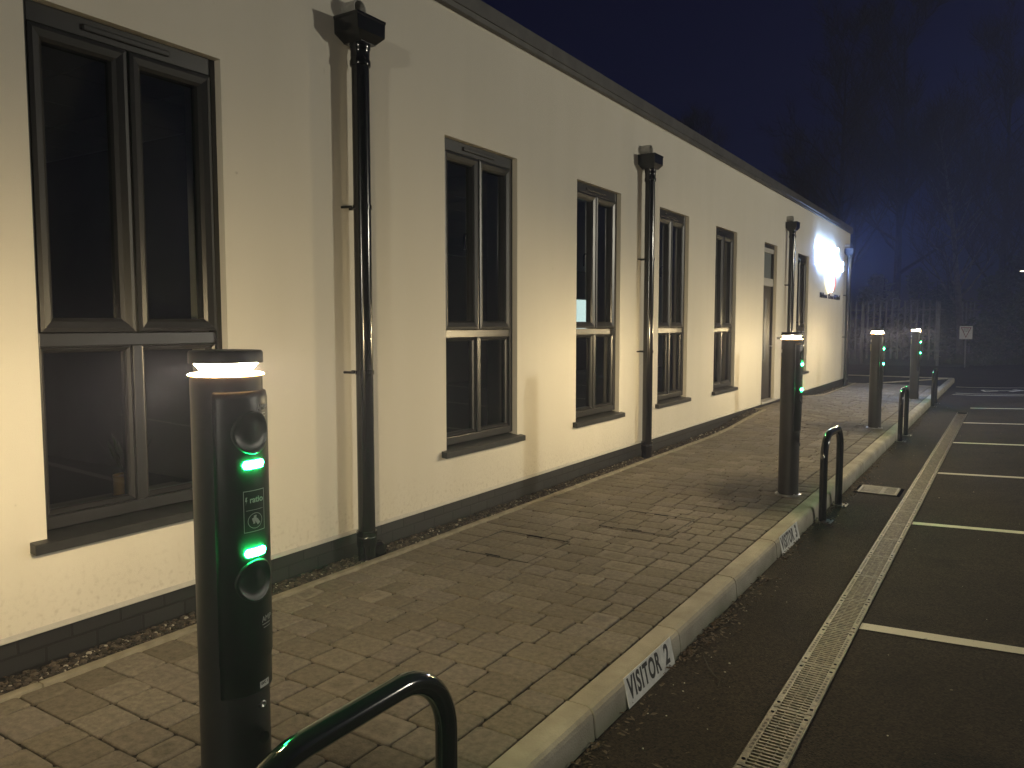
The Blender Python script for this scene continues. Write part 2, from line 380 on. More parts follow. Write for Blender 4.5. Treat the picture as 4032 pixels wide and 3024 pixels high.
# paving bed and the blocks
mb = MB(); NX, NY = 18, 116
for j in range(NY + 1):
    for i in range(NX + 1):
        x = 0.0 + 2.05 * i / NX; y = -1.2 + 22.42 * j / NY
        mb.v.append((x, y, ground_h(x, y) - .011))
for j in range(NY):
    for i in range(NX): mb.f.append((j * (NX + 1) + i, j * (NX + 1) + i + 1, (j + 1) * (NX + 1) + i + 1, (j + 1) * (NX + 1) + i)); mb.sm.append(True)
mb.build('paving_bed', M['sand'], kind='structure')

EDGE = [(-1.2, .185), (8, .175), (10.5, .20), (12.66, .20)]      # gravel margin's edging, y -> x
def edge_x(y):
    if 12.6 < y < 15.5: return 0.012
    return .20
tone = []; ring = []; local = []
mb = MB()
def block(x0, y0, x1, y1):
    g = .0042; x0 += g; y0 += g; x1 -= g; y1 -= g
    if x1 - x0 < .02: return
    c = min(random.uniform(.006, .012), (x1 - x0) * .2); cx, cy = (x0 + x1) / 2, (y0 + y1) / 2
    o = [(x0 + c, y0), (x1 - c, y0), (x1, y0 + c), (x1, y1 - c), (x1 - c, y1), (x0 + c, y1), (x0, y1 - c), (x0, y0 + c)]
    o = [(p[0] + random.uniform(-.0022, .0022), p[1] + random.uniform(-.0022, .0022)) for p in o]
    dz = max(-.003, min(.003, random.gauss(0, .0015))); tx, ty = random.gauss(0, .012), random.gauss(0, .012)
    k = len(mb.v)
    for (s, dzz) in ((1, -.03), (1, -.0055), (None, -.0012), (None, 0)):
        ins = 0 if s else (.0035 if dzz < -.001 else .009)
        for (px, py) in o:
            d = math.hypot(px - cx, py - cy); f = 1 - ins / d
            qx, qy = cx + (px - cx) * f, cy + (py - cy) * f
            mb.v.append((qx, qy, ground_h(qx, qy) + dz + dzz + (qx - cx) * tx + (qy - cy) * ty))
            local.extend(((qx - cx) / (x1 - x0) * .9, (qy - cy) / (y1 - y0) * .9, 0))
    for a in range(3):
        for i in range(8): mb.f.append((k + a * 8 + i, k + a * 8 + (i + 1) % 8, k + a * 8 + 8 + (i + 1) % 8, k + a * 8 + 8 + i)); mb.sm.append(a > 0)
    mb.f.append(tuple(k + 24 + i for i in range(8))); mb.sm.append(True)
    tt = random.random(); rr_ = random.choice([0, 0, 0, 0, 0, 0, .1, .2, .45]) * random.random()
    tone.extend([tt] * 32); ring.extend([rr_] * 32)
y = -1.1
row = 0
while y < 21.1:
    d = .171; x = edge_x(y + d / 2) + .004; x += 0
    first = random.choice([.12, .17, .21, .24])
    while x < 1.858:
        wdt = first if first else random.choice([.125, .165, .165, .205, .245]); first = None
        if x + wdt > 1.76: wdt = 1.858 - x if 1.858 - x < .27 else .165
        block(x, y, x + wdt, y + d); x += wdt
    y += d
y = -1.1
while y < 21.1:
    d = random.choice([.125, .14, .165, .175, .205, .215]); block(1.860, y, 2.040, min(y + d, 21.2)); y += d
mb.build('paving', M['paver'], kind='structure', attrs={'tone': ('FLOAT', tone), 'ring': ('FLOAT', ring), 'local': ('FLOAT_VECTOR', local)})

# kerb stones (half battered), one sweep with open joints
mb = MB()
prof = [(2.048, -.2), (2.178, -.2), (2.172, -.122), (2.163, -.035), (2.158, -.018), (2.148, -.005), (2.130, .0015), (2.048, .0025)]
y = 2.60 - 4 * .915
while y < 24.7:
    dx = random.uniform(-.0018, .0018); dz = random.uniform(-.0015, .0015)
    mb.prism([(p[0] + dx, p[1] + dz) for p in prof], 'y', y + .004, min(y + .911, 24.78)); y += .915
x = 2.04
while x > -1.0:
    mb.prism([(24.90 - (p[0] - 2.048), p[1] - .004) for p in prof][::-1], 'x', x - .9, x - .004) if False else mb.box((x - .91, 24.66, -.2), (x - .004, 24.785, .001)); x -= .915
mb.build('kerb', M['kerb'], bevel=.004, kind='structure')

# concrete edgings of the gravel margins and the beds past the path
mb = MB()
def edging(pts, wd=.042, top=.012):
    for (a, b) in zip(pts[:-1], pts[1:]):
        L = math.hypot(b[0] - a[0], b[1] - a[1]); n_ = max(1, int(L / .9)); ux, uy = (b[0] - a[0]) / L, (b[1] - a[1]) / L
        for i in range(n_):
            s0, s1 = L * i / n_ + .002, L * (i + 1) / n_ - .002
            p = (a[0] + ux * s0, a[1] + uy * s0); q = (a[0] + ux * s1, a[1] + uy * s1); hx, hy = -uy * wd / 2, ux * wd / 2
            h0, h1 = ground_h(*p) + top, ground_h(*q) + top
            vs = [(p[0] + hx, p[1] + hy, -.2), (p[0] - hx, p[1] - hy, -.2), (q[0] - hx, q[1] - hy, -.2), (q[0] + hx, q[1] + hy, -.2),
                  (p[0] + hx, p[1] + hy, h0), (p[0] - hx, p[1] - hy, h0), (q[0] - hx, q[1] - hy, h1), (q[0] + hx, q[1] + hy, h1)]
            mb.add(vs, [(3, 2, 1, 0), (4, 5, 6, 7), (0, 1, 5, 4), (1, 2, 6, 5), (2, 3, 7, 6), (3, 0, 4, 7)])
edging([(.182, -1.2), (.178, 12.62)]); edging([(.16, 12.62), (.01, 12.62)])
edging([(.01, 15.52), (.16, 15.52)]); edging([(.18, 15.50), (.178, 21.2)])
mb.build('path_edging', M['edging'], bevel=.004, kind='structure')
mb = MB(); 
mb2 = mb
edging([(0.0, 21.235), (2.04, 21.235)], .03, -.001); edging([(.45, 21.3), (1.98, 24.55)], .06, .006)
mb.build('bed_edging', M['kerb'], kind='structure')
mb = MB(); mb.add([(-1, 21.21, -.02), (2.05, 21.21, -.02), (2.05, 24.68, -.02), (-1, 24.68, -.02)], [(0, 1, 2, 3)])
mb.build('planting_bed_soil', M['soil'], kind='structure')

# gravel margin
ICO = bmesh.new(); bmesh.ops.create_icosphere(ICO, subdivisions=1, radius=1)
IV = [v.co.copy() for v in ICO.verts]; IF = [tuple(v.index for v in f.verts) for f in ICO.faces]; ICO.free()
mb = MB(); tone = []
def stones(y0, y1, cnt):
    for _ in range(cnt):
        y = random.uniform(y0, y1); x = random.uniform(-.012, .158)
        s = random.choice([.006, .008, .010, .012]) * random.uniform(.7, 1.25)
        sx, sy, sz = s * random.uniform(.8, 1.4), s * random.uniform(.8, 1.5), s * random.uniform(.55, .9)
        a = random.uniform(0, 6.28); ca, sa = math.cos(a), math.sin(a)
        z = ground_h(x, y) - .012 + random.uniform(-.004, .012)
        vs = []
        for v in IV:
            q = v * random.uniform(.82, 1.15); px, py, pz = q.x * sx, q.y * sy, q.z * sz
            vs.append((x + px * ca - py * sa, y + px * sa + py * ca, z + pz))
        mb.add(vs, IF); t_ = random.random() ** 1.5 * .88; t_ = t_ if random.random() < .95 else 1.0
        tone.extend([t_] * len(vs))
stones(.2, 4.2, 4600); stones(4.2, 8, 2600); stones(8, 12.6, 1700); stones(15.55, 20.9, 1500)
mb.build('gravel', M['stone'], kind='stuff', attrs={'tone': ('FLOAT', tone)})
mb = MB()
for (a, b_) in ((-1.2, 12.62), (15.52, 21.2)):
    vs = []; k = 24
    for i in range(k + 1):
        y = a + (b_ - a) * i / k
        vs += [(-.04, y, ground_h(0, y) - .014), (.165, y, ground_h(.16, y) - .014)]
    mb.add(vs, [(2 * i, 2 * i + 1, 2 * i + 3, 2 * i + 2) for i in range(k)])
for f in range(0): pass
mb.build('gravel_base', mat('gravel_dirt', (.03, .026, .02), .95, noise=.4, nscale=60, bump=.5, bscale=150), kind='structure')

# leaf litter: along the kerb foot, in the gravel and loose on the asphalt
mb = MB()
def leaf(x, y, z, s, flat=.35):
    a = random.uniform(0, 6.28); L = s; W = s * random.uniform(.25, .5)
    up = random.uniform(0, flat); ca, sa = math.cos(a), math.sin(a)
    pts = [(-L, 0, 0), (-.35 * L, W, up * L * .5), (.4 * L, W * .8, up * L), (L, 0, up * L * .6), (.4 * L, -W * .8, up * L * .8), (-.35 * L, -W, up * L * .3), (0, 0, up * L * .1)]
    mb.add([(x + p[0] * ca - p[1] * sa, y + p[0] * sa + p[1] * ca, z + p[2]) for p in pts], [(0, 6, 1), (1, 6, 2), (2, 6, 3), (3, 6, 4), (4, 6, 5), (5, 6, 0)])
def drift(y0, y1, cnt, wid=.07):
    for _ in range(cnt):
        y = random.uniform(y0, y1); x = 2.178 + abs(random.gauss(0, wid)); leaf(x, y, ZR + .003 + random.uniform(0, .012), random.uniform(.006, .020), .7)
drift(3.45, 4.9, 190, .05); drift(3.5, 4.1, 120, .06); drift(2.4, 3.6, 70, .05); drift(5.3, 6.6, 130, .05); drift(6.4, 9.5, 260, .06)
drift(9.5, 14, 220, .06); drift(14, 21, 260, .08); drift(1.5, 2.6, 60, .05)
for _ in range(70): leaf(random.uniform(2.2, 2.66), random.uniform(2.4, 16), ZR + .004, random.uniform(.004, .010))
for _ in range(60): leaf(random.uniform(2.9, 7), random.uniform(2.5, 20), road_z(4) + .03, random.uniform(.004, .009)) if False else None
for _ in range(70): leaf(random.uniform(.25, 2.0), random.uniform(1.5, 14), .003, random.uniform(.003, .008))
for _ in range(240): leaf(random.uniform(-.01, .155), random.uniform(.3, 12), random.uniform(-.004, .008), random.uniform(.007, .018), .8)
leaf(2.44, 2.55, ZR + .004, .022, .25)
mb.build('leaf_litter', M['litter'], kind='stuff')
# grit and loose chippings on the asphalt
mb = MB(); tone = []
for _ in range(420):
    near = random.random() < .5
    x = 2.2 + abs(random.gauss(0, .10)) if near else random.uniform(2.2, 7.5)
    if 2.66 < x < 2.85: continue
    y = 1.6 + random.random() ** 1.6 * 16; s_ = random.choice([.002, .0025, .003, .0045]) * random.uniform(.7, 1.3)
    vs = [(x + v.x * s_ * random.uniform(.7, 1.4), y + v.y * s_ * random.uniform(.7, 1.4), road_z(x) + .001 + v.z * s_ * .7) for v in IV]
    mb.add(vs, IF); tone.extend([random.choice([.5, .7, .85, .95, 1.0])] * len(vs))
mb.build('grit', M['stone'], kind='stuff', attrs={'tone': ('FLOAT', tone)})
# twig by the VISITOR 2 plate
mb = MB(); mb.tube([(2.27, 3.55, ZR + .006), (2.34, 3.42, ZR + .008), (2.42, 3.33, ZR + .006), (2.50, 3.29, ZR + .004)], [.002, .003, .0025, .0012], 6)
mb.tube([(2.42, 3.33, ZR + .006), (2.43, 3.27, ZR + .004)], [.002, .001], 6)
mb.build('twig', M['twig'], label='thin bare twig lying on the asphalt beside the VISITOR 2 plate', cat='twig')

# white bay lines
def line_obj(y, x0, x1, wd=.09, dy=0.0):
    q = MB(); vs = []; k = 14; up, dn = [], []
    for i in range(k + 1):
        x = x0 + (x1 - x0) * i / k; j = random.uniform(-.004, .004)
        up.append((x, y + wd / 2 + j + dy * i / k, road_z(x) + .004)); dn.append((x, y - wd / 2 + random.uniform(-.004, .004) + dy * i / k, road_z(x) + .004))
    q.add(dn + up, [(i, i + 1, k + 2 + i, k + 1 + i) for i in range(k)])
    q.build('bay_line', M['paint'], kind='structure')
for y in (4.36, 6.90, 9.41, 11.98, 14.52, 17.18): line_obj(y, 2.842, 8.0)
line_obj(20.35, 2.36, 8.0, .085); line_obj(20.78, 2.40, 8.0, .085); line_obj(22.9, 2.30, 8.0, .085)
q = MB()     # white symbol painted in the far bay
def flat(pts, z=.0045): q.add([(x, y, road_z(x) + z) for x, y in pts], [tuple(range(len(pts)))])
flat([(2.86, 22.05), (2.95, 21.55), (3.0, 21.62), (2.93, 22.0)]); flat([(2.86, 22.05), (2.92, 22.12), (3.25, 21.95), (3.22, 21.86), (2.93, 22.0)]); flat([(2.95, 21.55), (3.0, 21.62), (3.22, 21.80), (3.25, 21.72), (3.02, 21.5)])
flat([(3.25, 21.83), (3.25, 21.93), (4.02, 22.0), (4.02, 21.9)]); flat([(3.42, 21.62), (3.52, 21.55), (3.68, 21.86), (3.58, 21.88)]); flat([(3.50, 22.25), (3.58, 22.28), (3.78, 21.98), (3.66, 21.97)])
q.build('bay_symbol', M['paint'], kind='structure')

# ================================================================== BUILDING
OPEN = [(1.705, 2.65), (4.52, 5.49), (6.53, 7.50), (8.55, 9.52), (10.575, 11.545), (15.40, 16.37)]
DOOR = (13.05, 13.88)
Z0, Z1 = .54, 2.808
ZTOP = 3.72
bld = empty('office_building', (0, 0, 0), label='long white rendered single storey building with tall grey windows and a flat roof', cat='building')
mb = MB()
holes = [(a, b_, Z0, Z1) for a, b_ in OPEN] + [(DOOR[0], DOOR[1], .17, 2.81)]
ys = sorted({-4.0, 20.9} | {v for h in holes for v in h[:2]}); zs = [.15, .17, Z0, Z1, 2.81, ZTOP]
TW = .30
vi = {}
def gv(x, y, z):
    k = (x, round(y, 4), round(z, 4))
    if k not in vi: vi[k] = len(mb.v); mb.v.append((x, y, z))
    return vi[k]
for j in range(len(ys) - 1):
    for i in range(len(zs) - 1):
        cy, cz = (ys[j] + ys[j + 1]) / 2, (zs[i] + zs[i + 1]) / 2
        if any(h[0] < cy < h[1] and h[2] < cz < h[3] for h in holes): continue
        for x, flip in ((0, False), (-TW, True)):
            f = [gv(x, ys[j], zs[i]), gv(x, ys[j + 1], zs[i]), gv(x, ys[j + 1], zs[i + 1]), gv(x, ys[j], zs[i + 1])]
            mb.f.append(tuple(f[::-1] if flip else f)); mb.sm.append(False)
for (a, b_, z0, z1) in holes:
    mb.add([(0, a, z0), (-TW, a, z0), (-TW, a, z1), (0, a, z1)], [(3, 2, 1, 0)]); mb.add([(0, b_, z0), (-TW, b_, z0), (-TW, b_, z1), (0, b_, z1)], [(0, 1, 2, 3)])
    mb.add([(0, a, z1), (-TW, a, z1), (-TW, b_, z1), (0, b_, z1)], [(3, 2, 1, 0)]); mb.add([(0, a, z0), (-TW, a, z0), (-TW, b_, z0), (0, b_, z0)], [(0, 1, 2, 3)])
mb.add([(0, 20.9, .15), (-TW, 20.9, .15), (-TW, 20.9, ZTOP), (0, 20.9, ZTOP)], [(0, 1, 2, 3)])
mb.add([(0, -4, .15), (0, 20.9, .15), (-TW, 20.9, .15), (-TW, -4, .15)], [(0, 1, 2, 3)])
mb.box((-11.7, 20.6, .15), (-TW - .001, 20.9, ZTOP)); mb.box((-12, -4, .15), (-11.7, 20.9, ZTOP)); mb.box((-11.7, -4, .15), (-TW - .001, -3.7, ZTOP))
mb.build('wall', M['render'], bld)
mb = MB(); mb.box((-.3, -4, -.2), (-.018, 20.88, .1495)); mb.box((-11.9, 20.5, -.2), (-.30, 20.88, .1495)); mb.build('plinth', M['brick'], bld)
mb = MB(); mb.prism([(0.0, .1505), (.012, .1505), (.012, .156), (0.0, .172)], 'y', -4, 13.0); mb.prism([(0.0, .1505), (.012, .1505), (.012, .156), (0.0, .172)], 'y', 13.93, 20.9)
mb.build('bell_bead', M['frame_pale'], bld)
mb = MB(); mb.box((-12.05, -4.05, ZTOP + .001), (-.10, 20.95, ZTOP + .10)); mb.build('roof', M['roof'], bld)
mb = MB()
cprof = [(-.10, ZTOP + .003), (.012, ZTOP + .003), (.012, ZTOP - .03), (.05, ZTOP - .03), (.052, ZTOP + .006), (.062, ZTOP + .010), (.062, ZTOP + .118), (.05, ZTOP + .125), (-.10, ZTOP + .14)]
y = -4.0
while y < 20.9: mb.prism(cprof, 'y', y + .002, min(y + 2.49, 20.96)); y += 2.49
mb.build('roof_coping', M['coping'], bld)

# rooms behind the glass
mb = MB(); mb.box((-6, -3.6, .28), (-TW - .004, 20.5, .30)); mb.build('inner_floor', M['carpet'], bld)
mb = MB()
mb.box((-6.1, -3.6, .301), (-6.0, 17.5, 2.84)); mb.box((-6.1, 18.7, .301), (-6.0, 20.5, 2.84)); mb.box((-6.1, 17.5, 2.13), (-6.0, 18.7, 2.84)); mb.box((-6.1, 17.5, .301), (-6.0, 18.7, 1.36)); 
for y in (3.6, 8.05, 12.6): mb.box((-5.99, y, .301), (-1.2, y + .1, 2.84)) if y in (3.6,) else None
mb.box((-2.2, 16.9, .301), (-TW - .01, 17.0, 2.84))
mb.build('inner_wall', M['inner'], bld)
mb = MB()
for j in range(40):
    for i in range(9):
        x = -6 + i * .62; y = -3.6 + j * .6
        mb.box((x + .006, y + .006, 2.845), (x + .614, y + .594, 2.86))
mb.build('inner_ceiling', M['tile'], bld)

proto_win = None
def make_window(a, b_):
    """frame, two sashes above, two fixed panes below, sill, trickle vent; the origin is the foot of the opening's near jamb"""
    W = b_ - a; H = Z1 - Z0
    F0, F1 = -.118, -.046       # depth of the frame behind the render's face
    ow = .042; tz0, tz1 = .825, .885; mid = W / 2
    f = MB()
    f.box((F0, 0, .03), (F1, ow, H)); f.box((F0, W - ow, .03), (F1, W, H))
    f.box((F0, ow, H - .085), (F1, W - ow, H)); f.box((F0, ow, 0.03), (F1, W - ow, .085))
    f.box((F0, ow, tz0), (F1 - .008, W - ow, tz1)); f.box((F0 + .004, mid - .019, tz1), (F1 - .012, mid + .019, H - .085)); f.box((F0, mid - .024, .085), (F1 - .001, mid + .024, tz0))
    win = f.build('window', M['frame'], bld, bevel=.004); win.location = (0, a, Z0)
    def ring_(y0, y1, z0, z1, wd, x0, x1, nm):
        q = MB()    # mitred, sloped sash profile
        o_ = [(y0, z0), (y1, z0), (y1, z1), (y0, z1)]; i_ = [(y0 + wd, z0 + wd), (y1 - wd, z0 + wd), (y1 - wd, z1 - wd), (y0 + wd, z1 - wd)]
        h_ = [((p[0] * .72 + r_[0] * .28), (p[1] * .72 + r_[1] * .28)) for p, r_ in zip(o_, i_)]
        g_ = [((p[0] * .25 + r_[0] * .75), (p[1] * .25 + r_[1] * .75)) for p, r_ in zip(o_, i_)]
        vs = [(x0, *p) for p in o_] + [(x1 - .004, *p) for p in o_] + [(x1, *p) for p in h_] + [(x1 - .010, *p) for p in g_] + [(x1 - .022, *p) for p in i_] + [(x0, *p) for p in i_]
        fs = []
        for lv in range(5):
            for k in range(4): fs.append((lv * 4 + k, lv * 4 + (k + 1) % 4, lv * 4 + 4 + (k + 1) % 4, lv * 4 + 4 + k))
        q.add(vs, fs); return q.build(nm, M['frame'], win)
    def pane(y0, y1, z0, z1):
        q = MB(); q.add([(-.090, y0, z0), (-.090, y1, z0), (-.090, y1, z1), (-.090, y0, z1)], [(0, 1, 2, 3)]); q.build('pane', M['glass'], win)
    sw = .062
    ring_(ow + .004, mid - .008, tz1 + .004, H - .089, sw, -.112, -.038, 'sash'); ring_(mid + .008, W - ow - .004, tz1 + .004, H - .089, sw, -.112, -.038, 'sash')
    pane(ow + sw, mid - sw, tz1 + sw, H - .089 - sw); pane(mid + sw, W - ow - sw, tz1 + sw, H - .089 - sw)
    bw = .026
    ring_(ow + .001, mid - .025, .086, tz0 - .001, bw, -.112, -.056, 'glazing_bead'); ring_(mid + .025, W - ow - .001, .086, tz0 - .001, bw, -.112, -.056, 'glazing_bead')
    pane(ow + bw - .002, mid - .024 - bw, .085 + bw, tz0 - bw); pane(mid + .024 + bw, W - ow - bw, .085 + bw, tz0 - bw)
    q = MB(); q.prism([(-.14, -.030), (.046, -.046), (.046, -.006), (.043, -.001), (-.14, .029)], 'y', -.058, W + .062); q.build('sill', M['sill'], win, bevel=.003)
    q = MB(); q.lathe([(.002, 0), (.011, 0), (.011, .012), (.002, .014)], (0, 0, 0), 16) if False else None
    q = MB(); q.box((F1 + .0005, mid - .21, H - .058), (F1 + .014, mid + .21, H - .030)); q.build('trickle_vent', M['frame'], win, bevel=.006)
    q = MB(); q.tube([(-.115, mid - .035, 1.62), (-.15, mid - .035, 1.62), (-.158, mid - .035, 1.60), (-.158, mid - .035, 1.50)], .008, 8); q.build('handle', M['black_pipe'], win)
    return win
for (a, b_) in OPEN:
    if proto_win is None: proto_win = make_window(4.52, 5.49)
    if (a, b_) == (4.52, 5.49): continue
    c = copy_tree(proto_win, bld); c.location = (0, (a + b_) / 2 - .485, Z0)

# door with top light
DW = DOOR[1] - DOOR[0]
f = MB()
f.box((-.12, 0, .03), (-.05, .05, 2.64)); f.box((-.12, DW - .05, .03), (-.05, DW, 2.64)); f.box((-.12, .05, 2.575), (-.05, DW - .05, 2.64))
d = f.build('door', M['frame'], bld, bevel=.004); d.location = (0, DOOR[0], .17)
q = MB(); q.box((-.118, .052, .035), (-.072, DW - .052, 1.94))
for (z0, z1) in ((.10, .30), (.36, .62)): q.box((-.071, .12, z0), (-.068, DW - .12, z1))
q.build('door_leaf', M['door'], d, bevel=.004)
q = MB(); q.box((-.0715, DW * .42, .72), (-.064, DW * .56, 1.72)); q.build('vision_panel', mat('obscure_glass', (.2, .21, .22), .25), d)
q = MB(); q.box((-.125, .051, 1.945), (-.046, DW - .051, 2.075)); q.build('transom', M['frame_pale'], d, bevel=.005)
q = MB(); q.box((-.12, .051, 2.50), (-.047, DW - .051, 2.574)); q.build('head_rail', M['frame_pale'], d, bevel=.005)
q = MB(); q.add([(-.09, .05, 2.075), (-.09, DW - .05, 2.075), (-.09, DW - .05, 2.50), (-.09, .05, 2.50)], [(0, 1, 2, 3)]); q.build('top_light', mat('frosted_glass', (.16, .19, .20), .3), d)
q = MB(); q.prism([(-.13, 0), (.03, -.02), (.03, .012), (-.13, .032)], 'y', -.01, DW + .01); q.build('threshold', M['frame_pale'], d, bevel=.003)
q = MB(); q.tube([(-.07, DW - .11, .93), (-.02, DW - .11, .93), (-.02, DW - .2, .93)], .009, 8); q.build('handle', M['steel'], d)
q = MB(); q.tube([(0, DW + .12, 1.06), (.05, DW + .12, 1.06)], .022, 12); q.build('door_bell', M['steel'], d)

# black downpipes with hopper heads and pale outlet stubs
def downpipe(y):
    q = MB(); q.lathe([(.053, .155), (.053, 3.17)], (.10, 0, 0), 28)
    q.lathe([(.060, 3.00), (.062, 3.005), (.062, 3.03), (.057, 3.04), (.057, 3.09), (.062, 3.10), (.062, 3.125), (.058, 3.13)], (.10, 0, 0), 28)
    q.lathe([(.056, -.03), (.056, .07), (.060, .08), (.062, .10), (.062, .135), (.060, .15), (.056, .155)], (.10, 0, 0), 28)
    q.lathe([(.064, .150), (.064, .180)], (.10, 0, 0), 28)
    p = q.build('downpipe', M['black_pipe'], bld); p.location = (0, y, 0)
    q = MB()
    tp = [(-.122, .004), (.122, .004), (.122, .20), (-.122, .20)]; md = [(-.118, .004), (.118, .004), (.118, .197), (-.118, .197)]; bt_ = [(-.062, .03), (.062, .03), (.062, .165), (-.062, .165)]
    lv = [(tp, 3.275), (tp, 3.262), (md, 3.255), ([(p_[0] * .97, p_[1]) for p_ in md], 3.175), (bt_, 3.125)]
    vs = [(b2, a2, z) for pr, z in lv for (a2, b2) in pr]
    fs = [(k * 4 + (i + 1) % 4, k * 4 + i, k * 4 + 4 + i, k * 4 + 4 + (i + 1) % 4) for k in range(4) for i in range(4)] + [(0, 3, 2, 1)[::-1], (16, 17, 18, 19)]
    q.add(vs, fs); q.build('hopper_head', M['black_pipe'], p, bevel=.003)
    for z in (2.17, 1.17):
        q = MB(); q.lathe([(.0535, z - .014), (.058, z - .012), (.058, z + .012), (.0535, z + .014)], (.10, 0, 0), 28)
        q.box((.0, -.012, z - .010), (.052, .012, z + .010)); q.tube([(.0, -.075, z), (.07, -.060, z)], .008, 8); q.tube([(.10, .058, z), (.10, .072, z)], .006, 8); q.build('pipe_bracket', M['black_pipe'], p)
    q = MB(); o_, i_ = .052, .046
    q.lathe([(o_, -.02), (o_, .105), (i_, .105), (i_, -.02)], (0, 0, 3.335), 28, axis='x', caps=False); q.build('outlet_pipe', M['pvc'], p)
    return p
dp = downpipe(3.565)
for y in (8.02, 14.5, 20.25):
    c = copy_tree(dp, bld); c.location = (0, y, 0)
# rodding shoe and leaves at the first pipe's foot
q = MB(); q.lathe([(.05, -.02), (.055, .03), (.05, .075), (.03, .09)], (.10, .095, 0), 20); q.lathe([(.058, .03), (.058, .045)], (.10, .095, 0), 20)
s_ = q.build('drain_cap', M['black_pipe'], dp)

# the room lit beyond the third window
q = MB(); q.box((-6.3, 17.2, 1.36), (-6.28, 19.0, 2.13)); q.build('lit_room', M['room_light'], bld)
# ================================================================== ILLUMINATED WALL SIGN
sign = empty('wall_sign', (0, 0, 0), label='halo lit company sign of raised letters and an oval logo high on the white wall', cat='sign')
def wall_mtx(x, y, z): return Matrix.Translation((x, y, z)) @ Matrix(((0, 0, 1, 0), (1, 0, 0, 0), (0, 1, 0, 0), (0, 0, 0, 1)))
text_obj('lit_letters', 'EMAN', .34, wall_mtx(.06, 17.99, 3.045), M['sign_white'], sign, extrude=.015, offset=.012, xs=2.35, spacing=.95)
text_obj('lit_letters', 'UERMAS', .30, wall_mtx(.06, 18.45, 2.795), M['sign_white'], sign, extrude=.015, offset=.012, xs=2.35, spacing=.92)
q = MB()
for (y0, y1, z0, z1) in ((17.0, 18.95, 2.97, 3.12), (17.0, 19.8, 2.73, 2.86)):
    q.add([(.03, y0, z0), (.03, y1, z0), (.03, y1, z1), (.03, y0, z1)], [(3, 2, 1, 0)])
q.build('halo_panel', M['sign_halo'], sign)
def lens(y0, y1, k0, k1, x, d):
    pts = []; n_ = 18; zc, hh = 2.42, .25
    def half(t): return (1 - t * t) ** 0.8
    for i in range(n_ + 1):
        t = -1 + 2 * i / n_; pts.append((18.42 + k1 * half(t), zc + hh * t))
    for i in range(n_ - 1, 0, -1):
        t = -1 + 2 * i / n_; pts.append((18.42 + k0 * half(t), zc + hh * t))
    return MB().prism(pts, 'x', x, x + d)
lens(0, 0, -.42, -.20, .035, .03).build('logo', M['sign_yellow'], sign)
lens(0, 0, -.199, .25, .035, .03).build('logo', M['sign_mid'], sign)
lens(0, 0, .251, .44, .035, .03).build('logo', M['sign_red'], sign)
for wd_, yc_ in (('Makers', 17.72), ('Parne', 18.54), ('UK', 19.07), ('Ltd', 19.42)):
    text_obj('lettering', wd_, .165, wall_mtx(.03, yc_, 2.085), M['sign_dark'], sign, extrude=.010, offset=-.001, xs=1.5)

